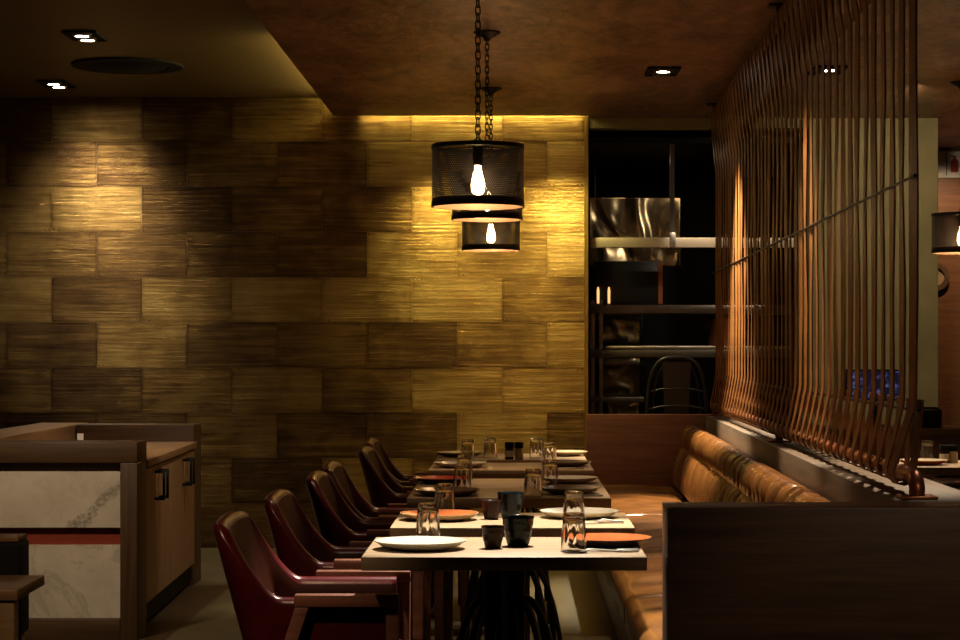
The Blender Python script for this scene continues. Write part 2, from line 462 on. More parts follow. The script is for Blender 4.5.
# ------------------------------------------------------------------ banquette
bq = thing('banquette', 'long tan leather bench with channelled backrest beside the dining tables', 'bench', (0.7, 9.0, 0))
b = BM(); add_hexa(b, w2l(bq, [(0.46, 5.51, 0), (XL(5.51) - 0.03, 5.51, 0), (XL(12.79) - 0.03, 12.79, 0), (0.46, 12.79, 0),
                               (0.46, 5.51, 0.345), (XL(5.51) - 0.03, 5.51, 0.345), (XL(12.79) - 0.03, 12.79, 0.345), (0.46, 12.79, 0.345)]), 0.003)
obj('base', b, M['walnut'], bq)
cuts = [5.51, 7.07, 8.75, 10.43, 12.11, 12.79]
def puffbox(xa, xb, ya, yb, z0, z1, rr=0.05, nx=14, ny=30, puff=0.014, wr=0.003, seed=0):
    rnd = random.Random(seed); bb = BM()
    # closed cross-section swept along y with shrinking ends
    prof = []
    def arc(cx, cz, a0, a1, k=5):
        for i in range(k + 1):
            a = a0 + (a1 - a0) * i / k
            prof.append((cx + rr * math.cos(a), cz + rr * math.sin(a)))
    prof.append((0, z0)); 
    w = xb - xa
    arc(rr, z1 - rr, PI, PI / 2)
    for i in range(1, nx): prof.append((rr + (w - 2 * rr) * i / nx, z1 + puff * math.sin(PI * i / nx)))
    arc(w - rr, z1 - rr, PI / 2, 0)
    prof.append((w, z0))
    ph = [rnd.uniform(0, 6.28) for _ in range(6)]
    ys = [ya + (yb - ya) * i / ny for i in range(ny + 1)]
    ys = [ya, ya + 0.004, ya + 0.012, ya + 0.025] + ys[1:-1] + [yb - 0.025, yb - 0.012, yb - 0.004, yb]
    rings = []
    for y in ys:
        e = min(y - ya, yb - y); sh = 0.024 * (1 - min(1, e / 0.025)) ** 2
        ring = []
        for (px, pz) in prof:
            z = pz - (sh if pz > z0 + 0.01 else 0)
            if pz > z1 - 0.001:
                z += wr * (math.sin(9 * y + ph[0] + 5 * px) + 0.7 * math.sin(17 * y + ph[1] - 11 * px) + 0.5 * math.sin(27 * px + ph[2] + 6 * y))
            ring.append(bb.verts.new((xa + px + (sh * 0.5 if px < 0.02 else 0), y, z)))
        rings.append(ring)
    m = len(prof)
    for A, B in zip(rings, rings[1:]):
        for i in range(m - 1): bb.faces.new((A[i], A[i + 1], B[i + 1], B[i]))
        bb.faces.new((A[m - 1], A[0], B[0], B[m - 1]))
    bb.faces.new(rings[0]); bb.faces.new(rings[-1][::-1])
    return bb
for i in range(5):
    ya, yb = cuts[i] + 0.004, cuts[i + 1] - 0.004
    xb = XL(ya) - 0.175
    bb = puffbox(0.38, xb, ya, yb, 0.35, 0.455, seed=i)
    for v in bb.verts: v.co -= Vector((0.7, 9.0, 0))
    obj('seat_cushion', bb, M['tan'], bq, 50)
def backcushion(ya, yb, seed):
    bb = BM(); rnd = random.Random(seed)
    prof = [(-0.19, 0.47), (-0.172, 0.55), (-0.155, 0.62), (-0.143, 0.68), (-0.139, 0.70), (-0.135, 0.72), (-0.124, 0.765), (-0.105, 0.805), (-0.078, 0.828), (-0.045, 0.826), (-0.012, 0.80), (-0.010, 0.70), (-0.010, 0.47)]
    pu = [0.3, 1, 1, 0.6, -0.15, 0.6, 1, 1, 0.9, 0.5, 0, 0, 0]
    ny = int((yb - ya) / 0.0125); pitch = 0.185
    rings = []
    ph = [rnd.uniform(0, 6) for _ in range(3)]
    for j in range(ny + 1):
        y = ya + (yb - ya) * j / ny
        e = min(y - ya, yb - y); sh = 0.03 * (1 - min(1, e / 0.035)) ** 2
        s = abs(math.sin(PI * (y - ya) / pitch)) ** 0.5
        ring = []
        for (px, pz), w in zip(prof, pu):
            d = 0.034 * s * w + 0.004 * w * math.sin(23 * y + ph[0] + 14 * pz) - sh * min(1, w * 1.5)
            xc = (XL(y) if px > -0.02 else min(XL(y), 1.065 + 0.017 * (y - 5.45)))
            ring.append(bb.verts.new((xc + px - d * 0.85, y, pz + d * (0.5 if pz > 0.73 else 0.0))))
        rings.append(ring)
    m = len(prof)
    for A, B in zip(rings, rings[1:]):
        for i in range(m - 1): bb.faces.new((A[i], A[i + 1], B[i + 1], B[i]))
        bb.faces.new((A[m - 1], A[0], B[0], B[m - 1]))
    bb.faces.new(rings[0]); bb.faces.new(rings[-1][::-1])
    for v in bb.verts: v.co -= Vector((0.7, 9.0, 0))
    return bb
for i in range(5):
    obj('back_cushion', backcushion(cuts[i] + 0.003, cuts[i + 1] - 0.003, 40 + i), M['tan'], bq, 60)

# ------------------------------------------------------------------ strap screen on the ledge
SY0, SY1 = 5.62, 12.78
SL = 0.0196
scr = thing('strap_screen', 'tall screen of brown leather straps looped on pipes along the booth ledge', 'screen', (1.108, SY0, DZ), -math.atan(SL))
LEN = (SY1 - SY0)
TZ, BZ = 2.775 - DZ, 0.957 - DZ
b = BM()
pts = [(0, -0.0, 0.006), (0, -0.005, 0.03), (0, 0.004, BZ - 0.018), (0, 0.018, BZ - 0.004), (0, 0.045, BZ), (0, LEN, BZ)]
add_tube(b, pts, 0.022, 14); obj('bottom_pipe', b, M['copper'], scr, 50, label='copper pipe bent down at its near end')
b = BM(); add_tube(b, [(0, -0.05, TZ), (0, LEN, TZ)], 0.022, 14); obj('top_pipe', b, M['copper'], scr, 50)
for yy in (0.0, 3.45, LEN - 0.06):
    b = BM(); add_box(b, -0.05, 0.05, yy - 0.05, yy + 0.05, 0.001, 0.009, 0.002)
    if yy > 0: add_tube(b, [(0, yy, 0.006), (0, yy, BZ)], 0.018, 12)
    obj('foot', b, M['copper'], scr, 50)
for yy in (0.3, 3.45, LEN - 0.06):
    b = BM(); add_tube(b, [(0, yy, TZ), (0, yy, CZ - DZ - 0.004)], 0.014, 10); add_box(b, -0.05, 0.05, yy - 0.05, yy + 0.05, CZ - DZ - 0.012, CZ - DZ - 0.001, 0.002)
    obj('ceiling_bracket', b, M['black'], scr, 50)
b = BM(); add_tube(b, [(-0.008, -0.02, 1.79 - DZ), (-0.008, LEN, 1.79 - DZ)], 0.005, 8); obj('cross_rod', b, M['black'], scr, 50)
SP = 0.172
def strap_mesh(seed, last=False):
    rnd = random.Random(seed); bb = BM()
    kz0, kz1 = 1.158 - DZ, 2.40 - DZ
    ang = rnd.uniform(-0.055, 0.02); hw = 0.031
    lean = 0.135
    P = []; W = []
    def add(x, y, z, a=0.0, w=hw):
        P.append((x, y, z)); W.append((w * math.sin(a), w * math.cos(a), 0))
    # back layer at the top, over the top pipe, front layer down
    add(0.012, -SP * 0.9 , kz1 + 0.02, 0)
    add(0.024, -0.02, TZ - 0.06, 0); add(0.028, 0.03, TZ, 0); add(0.018, 0.06, TZ + 0.022, 0); add(0, 0.09, TZ + 0.028, 0)
    add(-0.018, 0.11, TZ + 0.022, 0); add(-0.028, lean, TZ, 0); add(-0.026, lean * 0.86, TZ - 0.07, 0)
    add(-0.010, lean * 0.13, kz1 + 0.05, ang * 0.5)
    add(-0.005, 0.005, kz1 + 0.012, ang); add(-0.004, 0, kz1 - 0.012, ang)
    for t in (0.75, 0.5, 0.25):
        add(-0.004 + rnd.uniform(-1, 1) * 0.003, rnd.uniform(-1, 1) * 0.006, kz0 + (kz1 - kz0) * t, ang + rnd.uniform(-0.08, 0.08))
    add(-0.004, 0, kz0 + 0.012, ang); add(-0.006, 0.006, kz0 - 0.008, ang * 0.8)
    add(-0.018, lean * 0.5, BZ + 0.095, 0.0); add(-0.030, lean * 0.95, BZ + 0.012, 0.0); add(-0.027, lean, BZ - 0.008, 0)
    add(-0.015, lean + 0.004, BZ - 0.025, 0); add(0, lean, BZ - 0.029, 0); add(0.016, lean - 0.005, BZ - 0.024, 0); add(0.027, lean - 0.012, BZ - 0.006, 0)
    add(0.028, lean - 0.03, BZ + 0.03, 0); add(0.014, -0.0 , kz0 - 0.02, 0); add(0.012, -0.02, kz0 + 0.015, 0)
    add_ribbon(bb, P, W, 0.005)
    return bb
smeshes = []
for sd in range(6):
    o = obj('strap', strap_mesh(sd + 3), M['strap'], scr, 30)
    smeshes.append(o)
NST = 42
used = 0
for k in range(NST):
    y = 0.0 + 0.04 + k * SP
    if y > LEN - 0.16: break
    src = smeshes[(k * 5 + k // 4) % 6]
    if k < 6:
        o = smeshes[k]
    else:
        o = src.copy(); COL.objects.link(o); o.parent = scr; o.rotation_euler = (0, 0, 0)
    o.location = (0, y, 0)
    if k == 0: o.rotation_euler = (0, 0, 0.10)
# dark pins where the straps cross
b = BM(); add_tube(b, [(0.004, 0.0, 1.143 - DZ), (0.004, LEN, 1.143 - DZ)], 0.006, 8); obj('tie_rod', b, M['black'], scr, 50)

# ------------------------------------------------------------------ tables
TZP = 0.76
def make_table(label, xc, ya, depth, w=0.76, base=True, group=None, cat='table'):
    t = thing('dining_table', label, cat, (xc, ya + depth / 2, 0), 0, group)
    b = BM(); add_box(b, -w / 2, w / 2, -depth / 2, depth / 2, TZP - 0.037, TZP, 0.0025); obj('tabletop', b, M['oak'], t, 40)
    if base:
        b = BM()
        for sx_ in (-0.032, 0.032):
            add_box(b, sx_ - 0.024, sx_ + 0.024, -0.045, 0.045, 0.03, TZP - 0.045, 0.004)
        obj('column', b, M['black'], t, 40)
        b = BM(); add_box(b, -0.2, 0.2, -0.16, 0.16, TZP - 0.047, TZP - 0.038, 0.002); obj('mounting_plate', b, M['black'], t)
        for k in range(12):
            a = 2 * PI * (k + 0.5) / 12
            b = BM(); pts = []
            for i in range(15):
                u = i / 14 * PI / 2
                rr = 0.050 + 0.135 * math.sin(u) ; zz = 0.02 + 0.60 * math.cos(u)
                pts.append((rr * math.cos(a), rr * math.sin(a), zz))
            add_tube(b, pts, 0.0085, 8); obj('rib', b, M['black'], t, 50)
    return t
T = [('light oak dining table nearest the camera, set with white plate and green-black cup', -0.029, 5.415, 0.575),
     ('light oak dining table second from the camera, set with blue-black cup', -0.008, 6.31, 0.58),
     ('brown oak dining table third from the camera with two taupe plates', -0.022, 7.57, 0.57),
     ('brown oak dining table fourth from the camera, holding the bright red plate', -0.022, 8.15, 0.57),
     ('brown oak dining table fifth from the camera, before the table with shakers', -0.018, 9.33, 0.62),
     ('brown oak dining table farthest along the bench, holding the salt and pepper shakers', -0.02, 10.17, 0.66)]
for (lb, xc, ya, dp) in T: make_table(lb, xc, ya, dp, group='row of dining tables')

# ------------------------------------------------------------------ plates
def plate_bms(r, h=0.024):
    top = BM(); add_lathe(top, [(0, 0.010), (r * 0.55, 0.010), (r * 0.80, 0.013), (r * 0.965, h - 0.0005), (r * 0.985, h)], 56)
    und = BM(); add_lathe(und, [(0, 0.003), (r * 0.50, 0.003), (r * 0.50, 0.0), (r * 0.60, 0.0), (r * 0.63, 0.003), (r * 0.86, 0.010), (r, h - 0.002), (r, h), (r * 0.985, h)], 56)
    return top, und
def plate(label, x, y, r, mt, mu, cat='plate', z=TZP, h=0.024):
    t = thing('plate', label, cat, (x, y, z), 0, 'plates set on the tables')
    a, c = plate_bms(r, h)
    obj('glazed_face', a, mt, t, 50); obj('underside', c, mu, t, 50)
plate('cream white plate on the left of the nearest table', -0.262, 5.64, 0.127, M['cream'], M['cream'])
plate('orange glazed plate overhanging the right end of the nearest table', 0.262, 5.74, 0.123, M['orange'], M['darkunder'])
plate('orange glazed plate with pale underside behind the left glass', -0.245, 6.60, 0.127, M['orange'], M['tanunder'])
plate('white plate on the right of the second table, opposite the orange plate', 0.212, 6.69, 0.130, M['cream'], M['cream'])
plate('taupe plate on the left of the third table', -0.258, 7.72, 0.127, M['greyglaze'], M['greyglaze'])
plate('taupe plate on the right of the third table', 0.212, 7.82, 0.118, M['greyglaze'], M['greyglaze'])
plate('bright red plate on the left of the fourth table', -0.30, 8.42, 0.122, M['redglaze'], M['darkunder'])
plate('white plate on the right of the fourth table', 0.222, 8.44, 0.122, M['cream'], M['cream'])
plate('white plate on the left of the fifth table', -0.258, 9.56, 0.127, M['cream'], M['cream'])
plate('taupe plate on the right of the fifth table', 0.24, 9.66, 0.125, M['greyglaze'], M['greyglaze'])
plate('taupe plate on the left of the farthest table', -0.287, 10.52, 0.130, M['greyglaze'], M['greyglaze'])
plate('beige plate on the right of the farthest table', 0.25, 10.60, 0.128, M['beigeglaze'], M['beigeglaze'])

# ------------------------------------------------------------------ tumblers (upside down)
def tumbler_bm(h=0.105, r0=0.0365, r1=0.029):
    b = BM(); th = 0.0028; tb = 0.012
    def rp(a, z): return 0.045 * math.cos(9 * a) * max(0.0, math.sin(PI * min(1, max(0, (z - 0.012) / (h - 0.030)))))
    prof = [(r0 - th, 0.0005), (r0 - th * 0.5, 0.0), (r0, 0.0008)]
    for i in range(1, 13):
        z = h * i / 12 * 0.94; prof.append((r0 + (r1 - r0) * z / h, z))
    prof += [(r1 - 0.0005, h * 0.965), (r1 - 0.003, h * 0.992), (r1 - 0.007, h), (0, h)]
    inn = [(0, h - tb), (r1 - th - 0.005, h - tb)]
    for i in range(9, 0, -1):
        z = (h - tb) * i / 10; inn.append((r0 + (r1 - r0) * z / h - th, z))
    prof += inn + [(r0 - th, 0.0005)]
    # outer to apex, then inner from apex
    k = next(i for i, p in enumerate(prof) if p[0] == 0)
    rings_profile = prof
    cx = 0; segs = 54; rings = []
    for (r, z) in prof[:-1]:
        if r < 1e-6: rings.append([b.verts.new((0, 0, z))])
        else:
            outer = prof.index((r, z)) <= k
            rings.append([b.verts.new((r * (1 + (rp(2 * PI * j / segs, z) if outer else 0)) * math.cos(2 * PI * j / segs),
                                       r * (1 + (rp(2 * PI * j / segs, z) if outer else 0)) * math.sin(2 * PI * j / segs), z)) for j in range(segs)])
    n_ = len(rings)
    for i in range(n_):
        A, B = rings[i], rings[(i + 1) % n_]
        if len(A) == 1 and len(B) == 1: continue
        for j in range(segs):
            j2 = (j + 1) % segs
            if len(A) == 1: b.faces.new((A[0], B[j], B[j2]))
            elif len(B) == 1: b.faces.new((A[j], B[0], A[j2]))
            else: b.faces.new((A[j], B[j], B[j2], A[j2]))
    return b
proto = None
def tumbler(label, x, y, z=TZP):
    global proto
    if proto is None:
        proto = obj('tumbler', tumbler_bm(), M['glass'], None, 60); o = proto
    else:
        o = proto.copy(); COL.objects.link(o)
    o.location = (x, y, z); o.rotation_euler = (0, 0, random.uniform(0, 1))
    tag(o, label, 'glass', 'upturned fluted tumblers')
tumbler('upturned fluted tumbler behind the white plate on the nearest table', -0.253, 5.935)
tumbler('upturned fluted tumbler behind the left orange plate', -0.235, 6.80)
tumbler('upturned fluted tumbler between the left taupe and red plates', -0.208, 8.02)
tumbler('upturned fluted tumbler in front of the left white plate, beside the red plate', -0.215, 8.66)
tumbler('upturned fluted tumbler between far white and taupe plates on the left', -0.237, 10.22)
tumbler('upturned fluted tumbler to the left of the salt and pepper shakers', -0.127, 10.40)
tumbler('upturned fluted tumbler to the right of the salt and pepper shakers', 0.109, 10.40)
tumbler('upturned fluted tumbler in front of the beige far plate on the right', 0.168, 9.87)
tumbler('upturned fluted tumbler left of the right white plate on the fourth table', 0.142, 8.30)
tumbler('upturned fluted tumbler left of the right taupe plate on the third table', 0.068, 7.66)
tumbler('upturned fluted tumbler in front of the right white plate on the second table', 0.186, 6.44)
tumbler('upturned fluted tumbler at the right front of the nearest table beside cutlery', 0.161, 5.575)

# ------------------------------------------------------------------ cups
def cup(name, label, x, y, r, h, mt):
    b = BM()
    rp = lambda a, z: 0.016 * math.sin(z * 330)
    prof = [(0, 0.004), (r * 0.50, 0.004), (r * 0.52, 0), (r * 0.60, 0.0)]
    for i in range(1, 15):
        t = i / 14; prof.append((r * (0.60 + 0.40 * t ** 0.60), h * t * 0.985))
    prof += [(r * 0.985, h), (r * 0.95, h * 0.99), (r * 0.90, h * 0.8), (r * 0.62, h * 0.25), (r * 0.4, h * 0.12), (0, h * 0.11)]
    add_lathe(b, prof, 40, ripple=rp)
    o = obj(name, b, mt, None, 55, loc=(x, y, TZP))
    tag(o, label, 'cup', 'stoneware cups')
cup('tea_cup', 'small brown stoneware cup on the nearest table', at(493, 547, 5.70).x, 5.66, 0.0325, 0.062, M['cupbrown'])
cup('tea_bowl', 'larger green-black stoneware cup on the nearest table', at(518, 545, 5.72).x, 5.73, 0.0455, 0.083, M['cupgreen'])
cup('tea_cup', 'small brown stoneware cup on the second table', at(491, 517, 6.6).x, 6.62, 0.033, 0.061, M['cupbrown'])
cup('tea_bowl', 'larger blue-black stoneware cup on the second table', at(510.5, 515, 6.7).x, 6.70, 0.0435, 0.082, M['cupblue'])

# ------------------------------------------------------------------ shakers
def shaker(label, x, y, mt, z=TZP):
    t = thing('shaker', label, 'shaker', (x, y, z), 0, 'salt and pepper shakers')
    b = BM(); add_lathe(b, [(0, 0), (0.0215, 0), (0.0225, 0.003), (0.0225, 0.050), (0.019, 0.056), (0, 0.056)], 24); obj('jar', b, mt, t, 45)
    b = BM(); add_lathe(b, [(0, 0.057), (0.0225, 0.057), (0.0232, 0.06), (0.0232, 0.082), (0.021, 0.087), (0, 0.087)], 24); obj('lid', b, M['blackmatte'], t, 45, label='black lid')
    b = BM(); add_lathe(b, [(0.0229, 0.014), (0.0229, 0.044)], 24); obj('label_band', b, M['white'] if mt is M['pepper'] else M['beigeglaze'], t, 45)
M['pepper'] = plain('dark_jar', (0.03, 0.022, 0.016), 0.12)
M['salt'] = plain('salt_jar', (0.40, 0.32, 0.22), 0.12)
shaker('dark pepper shaker with black lid on the farthest table', -0.0285, 10.19 + 0.06, M['pepper'])
shaker('pale salt shaker with black lid on the farthest table', 0.0195, 10.19 + 0.06, M['salt'])

# ------------------------------------------------------------------ cutlery
def knife(label, a, b_, z=TZP):
    a = Vector(a); b_ = Vector(b_); L = (b_ - a).length; ang = math.atan2(b_.y - a.y, b_.x - a.x)
    t = thing('table_knife', label, 'knife', (a.x, a.y, z), ang, 'cutlery on the tables')
    b = BM(); add_box(b, 0, L * 0.45, -0.006, 0.006, 0.0005, 0.007, 0.002); obj('handle', b, M['steel'], t, 40)
    b = BM(); add_hexa(b, [(L * 0.45, -0.007, 0.001), (L, -0.001, 0.001), (L * 0.97, 0.008, 0.001), (L * 0.45, 0.008, 0.001), (L * 0.45, -0.007, 0.003), (L, -0.001, 0.0025), (L * 0.97, 0.008, 0.003), (L * 0.45, 0.008, 0.003)], 0.0004, 1)
    obj('blade', b, M['steel'], t, 40)
def fork(label, a, b_, z=TZP):
    a = Vector(a); b_ = Vector(b_); L = (b_ - a).length; ang = math.atan2(b_.y - a.y, b_.x - a.x)
    t = thing('table_fork', label, 'fork', (a.x, a.y, z), ang, 'cutlery on the tables')
    b = BM(); add_tube(b, [(0, 0, 0.003), (L * 0.3, 0, 0.004), (L * 0.6, 0, 0.010), (L * 0.68, 0, 0.008)], [0.0035, 0.0032, 0.0026, 0.003], 8); obj('handle', b, M['steel'], t, 50)
    b = BM()
    add_box(b, L * 0.67, L * 0.78, -0.011, 0.011, 0.005, 0.008, 0.001)
    for k in range(4):
        yy = -0.009 + 0.006 * k; add_tube(b, [(L * 0.77, yy, 0.0065), (L * 0.9, yy, 0.004), (L, yy, 0.007)], [0.0016, 0.0014, 0.0008], 6)
    obj('tines', b, M['steel'], t, 50)
fork('steel fork at the right front of the nearest table', (0.335, 5.545, 0), (0.125, 5.50, 0))
knife('steel knife beside the fork on the nearest table', (0.34, 5.575, 0), (0.20, 5.545, 0))
knife('steel knife on the right of the second table', (0.345, 6.47, 0), (0.16, 6.42, 0))
fork('steel fork on the right of the second table', (0.34, 6.51, 0), (0.245, 6.50, 0))
knife('steel knife lying in shade at the right front of the third table', (0.33, 7.66, 0), (0.14, 7.64, 0))
knife('steel knife lying in shade at the right front of the fifth table', (0.32, 9.42, 0), (0.14, 9.42, 0))

# ------------------------------------------------------------------ tub armchairs
def smooth01(t): t = max(0, min(1, t)); return t * t * (3 - 2 * t)
XB = -0.165
def shell_path():
    """plan path from the near arm front round the back to the far arm front"""
    R = 0.075; hy = 0.278; xb = XB; xf = 0.205
    side = []
    for i in range(9): side.append((xf + (0.02 - xf) * i / 9, -hy))
    for i in range(10): side.append((0.02 + (xb + R - 0.02) * i / 10, -hy))
    for i in range(16):
        a = -PI / 2 - (PI / 2) * i / 16
        side.append((xb + R + R * math.cos(a), -hy + R + R * math.sin(a)))
    P = [(x, y, 0) for x, y in side]
    for i in range(13): P.append((xb, (-hy + R) * (1 - i / 6), 0))
    P += [(x, -y, 0) for x, y in side[::-1]]
    return P
def chair_top(x, y):
    # height of the rim: high across the back, swooping to the arm
    u = (x - (XB + 0.010)) / 0.105
    hgt = 0.632 + 0.193 * (1 - smooth01(u))
    hgt += 0.018 * (1 - min(1, abs(y) / 0.27) ** 2.5) * (1 - smooth01(u))
    return hgt
def make_chair_parts(root):
    P = shell_path(); N = len(P)
    th = 0.044
    shell = BM(); lining = BM()
    so, li = [], []
    for i, (x, y, _) in enumerate(P):
        a = P[max(i - 1, 0)]; c = P[min(i + 1, N - 1)]
        t = Vector((c[0] - a[0], c[1] - a[1], 0)).normalized()
        nrm = Vector((-t.y, t.x, 0))        # inward?
        if nrm.dot(Vector((0.05 - x, -y, 0))) < 0: nrm = -nrm
        zt = chair_top(x, y)
        bw = 1 - smooth01((x - XB - 0.03) / 0.17)
        def pos(z, inset):
            k = (z - 0.40)
            lean = -0.27 * k * bw
            nar = 0.0 if z > 0.62 else (0.62 - z) * 0.14
            p = Vector((x + lean, y * (1 - nar), z)) + nrm * inset
            return p
        # outer skin from the bottom up, over the rolled rim
        ring = []
        for z in (0.345, 0.36, 0.42, 0.50):
            ring.append(pos(z, 0.012 if z < 0.35 else 0))
        for q in (0.45, 0.8): ring.append(pos(0.50 + (zt - 0.026 - 0.50) * q, 0))
        for q in range(0, 7):
            an = PI - PI * q / 6
            ring.append(pos(zt - 0.022 + 0.022 * math.sin(an), th / 2 + th / 2 * math.cos(an)))
        so.append([shell.verts.new(v) for v in ring])
        l2 = []
        l2.append(pos(zt - 0.0225, th))
        for q in (0.06, 0.3, 0.6, 0.85, 1.0):
            z = zt - 0.0225 + (0.44 - zt + 0.0225) * q
            l2.append(pos(z, th + 0.012 * math.sin(PI * min(1, q * 1.1))))
        li.append([lining.verts.new(v) for v in l2])
    for R_, bm_ in ((so, shell), (li, lining)):
        for A, B in zip(R_, R_[1:]):
            for k in range(len(A) - 1): bm_.faces.new((A[k], A[k + 1], B[k + 1], B[k]))
    # close arm fronts and the underside of the shell
    for ring, l2 in ((so[0], li[0]), (so[-1], li[-1])):
        inner = [shell.verts.new(v.co) for v in l2[1:]]
        shell.faces.new(ring + inner)
    bmesh.ops.recalc_face_normals(shell, faces=shell.faces)
    obj('shell', shell, M['oxblood'], root, 55)
    lo = obj('lining', lining, M['oxdark'], root, 55, label='dark brown inner lining')
    # seat
    bb = puffbox(-0.125, 0.235, -0.228, 0.228, 0.37, 0.455, rr=0.03, nx=8, ny=10, puff=0.02, wr=0.0)
    obj('seat_cushion', bb, M['oxdark'], root, 50)
    bb = BM(); add_box(bb, -0.13, 0.20, -0.22, 0.22, 0.335, 0.368, 0.006); obj('seat_frame', bb, M['chairwood'], root, 40)
    for s in (-1, 1):
        yy = s * 0.30
        fr = BM(); add_box(fr, -0.04, 0.245, yy - 0.021, yy + 0.021, 0.612, 0.645, 0.004); ar = obj('arm_rail', fr, M['chairwood'], root, 40)
        fl = BM(); add_hexa(fl, [(0.212, yy - 0.016, 0), (0.24, yy - 0.016, 0), (0.24, yy + 0.016, 0), (0.212, yy + 0.016, 0),
                                 (0.209, yy - 0.019, 0.611), (0.2445, yy - 0.019, 0.611), (0.2445, yy + 0.019, 0.611), (0.209, yy + 0.019, 0.611)], 0.003)
        obj('leg', fl, M['chairwood'], root, 40)
        rl = BM(); add_hexa(rl, [(-0.235, yy - 0.016, 0), (-0.205, yy - 0.016, 0), (-0.205, yy + 0.016, 0), (-0.235, yy + 0.016, 0),
                                 (-0.038, yy - 0.019, 0.611), (0.0, yy - 0.019, 0.611), (0.0, yy + 0.019, 0.611), (-0.038, yy + 0.019, 0.611)], 0.003)
        obj('leg', rl, M['chairwood'], root, 40)
        sr = BM(); add_bar(sr, (-0.13, yy - s * 0.018, 0.33), (0.225, yy - s * 0.018, 0.33), 0.022, 0.035, bevel=0.003); obj('side_rail', sr, M['chairwood'], root, 40)
CH = [('oxblood leather tub armchair at the nearest table, wooden arm in front', -0.560, 5.85),
      ('oxblood leather tub armchair at the second table from the camera', -0.535, 6.78),
      ('oxblood leather tub armchair at the third table, nearer of that pair', -0.508, 7.84),
      ('dark tub armchair at the fourth table, just behind the third chair', -0.510, 8.51),
      ('oxblood leather tub armchair fifth in the row, at the fifth table', -0.468, 9.88),
      ('dark tub armchair farthest down the row by the brass wall', -0.505, 10.80)]
ch0 = None
for i, (lb, x, y) in enumerate(CH):
    if ch0 is None:
        ch0 = thing('tub_armchair', lb, 'armchair', (x, y, 0), 0, 'tub armchairs along the tables'); make_chair_parts(ch0)
    else:
        c = copy_tree(ch0); c['label'] = lb; c.location = (x, y, 0)
        c.rotation_euler = (0, 0, 0)

# ------------------------------------------------------------------ pendants
def shade_uv(bm, r, z0, z1, segs):
    uvl = bm.loops.layers.uv.new('UVMap')
    A = [bm.verts.new((r * math.cos(2 * PI * k / segs), r * math.sin(2 * PI * k / segs), z0)) for k in range(segs)]
    B = [bm.verts.new((r * math.cos(2 * PI * k / segs), r * math.sin(2 * PI * k / segs), z1)) for k in range(segs)]
    for k in range(segs):
        k2 = (k + 1) % segs
        f = bm.faces.new((A[k], A[k2], B[k2], B[k])); f.smooth = True
        for lp, uvv in zip(f.loops, ((k / segs, 0), ((k + 1) / segs, 0), ((k + 1) / segs, 1), (k / segs, 1))): lp[uvl].uv = uvv
def pendant(label, x, y, zb, h=0.229, r=0.17, group='drum pendants'):
    t = thing('pendant_lamp', label, 'pendant lamp', (x, y, zb), 0, group)
    b = BM(); shade_uv(b, r, 0.018, h - 0.012, 72); sh = obj('lamp_shade', b, M['perf'], t)
    for (za, zb_, nm) in ((0.0, 0.020, 'lower_rim'), (h - 0.016, h, 'upper_rim')):
        b = BM(); add_lathe(b, [(r - 0.003, za), (r + 0.002, za), (r + 0.002, zb_), (r - 0.003, zb_), (r - 0.003, za)], 72); obj(nm, b, M['copper'] if False else M['black'], t, 40)
    b = BM(); add_lathe(b, [(r - 0.0065, 0.0005), (r - 0.0035, 0.0005), (r - 0.0035, 0.03), (r - 0.0065, 0.03), (r - 0.0065, 0.0005)], 72); obj('liner', b, M['liner'], t, 40, label='copper inner band')
    b = BM()
    for k in range(3):
        a = 2 * PI * k / 3 + 0.5; add_tube(b, [(0.018 * math.cos(a), 0.018 * math.sin(a), h - 0.006), ((r - 0.002) * math.cos(a), (r - 0.002) * math.sin(a), h - 0.006)], 0.003, 6)
    add_lathe(b, [(0, h - 0.012), (0.022, h - 0.012), (0.022, h + 0.0), (0, h + 0.0)], 20)
    obj('spider', b, M['black'], t, 40)
    b = BM(); add_lathe(b, [(0, h - 0.075), (0.017, h - 0.075), (0.019, h - 0.05), (0.019, h - 0.012), (0, h - 0.012)], 20); obj('socket', b, M['black'], t, 40)
    b = BM(); zz = h - 0.076
    add_lathe(b, [(0, zz), (0.011, zz), (0.012, zz - 0.018), (0.020, zz - 0.042), (0.0245, zz - 0.068), (0.023, zz - 0.090), (0.015, zz - 0.104), (0, zz - 0.109)], 24); obj('bulb', b, M['bulb'], t, 60, label='glowing filament bulb')
    top = CZ - zb
    b = BM(); add_tube(b, [(0.014 * math.cos(a * PI / 6), 0, h + 0.012 + 0.014 * math.sin(a * PI / 6)) for a in range(12)], 0.003, 6, True)
    zc = h + 0.03; i = 0; L = 0.036
    while zc < top - 0.03:
        pts = []
        for a in range(16):
            an = 2 * PI * a / 16
            u = 0.0085 * math.cos(an); w = (L / 2 - 0.0085) * (1 if math.sin(an) > 0 else -1) + 0.0085 * math.sin(an)
            pts.append((u, 0, zc + w) if i % 2 else (u * 0.6, u * 0.8, zc + w) if False else ((u * 0.5, u * 0.85, zc + w) if i % 2 == 0 else (u, 0, zc + w)))
        add_tube(b, pts, 0.0028, 6, True)
        zc += L - 0.0085; i += 1
    obj('chain', b, M['black'], t, 50)
    b = BM(); add_lathe(b, [(0, top - 0.045), (0.012, top - 0.045), (0.02, top - 0.03), (0.055, top - 0.012), (0.066, top - 0.006), (0.066, top - 0.0005), (0, top - 0.0005)], 32); obj('ceiling_rose', b, M['black'], t, 45)
pendant('black mesh drum pendant nearest the camera on a long chain', -0.137, 7.53, 1.838)
pendant('black mesh drum pendant in the middle of the row, mostly hidden', -0.135, 9.85, 1.938)
pendant('black mesh drum pendant farthest in the row, smallest and lowest looking', -0.141, 11.96, 1.893)
pendant('black mesh drum pendant over the room beyond the strap screen', 2.565, 11.7, 1.865)

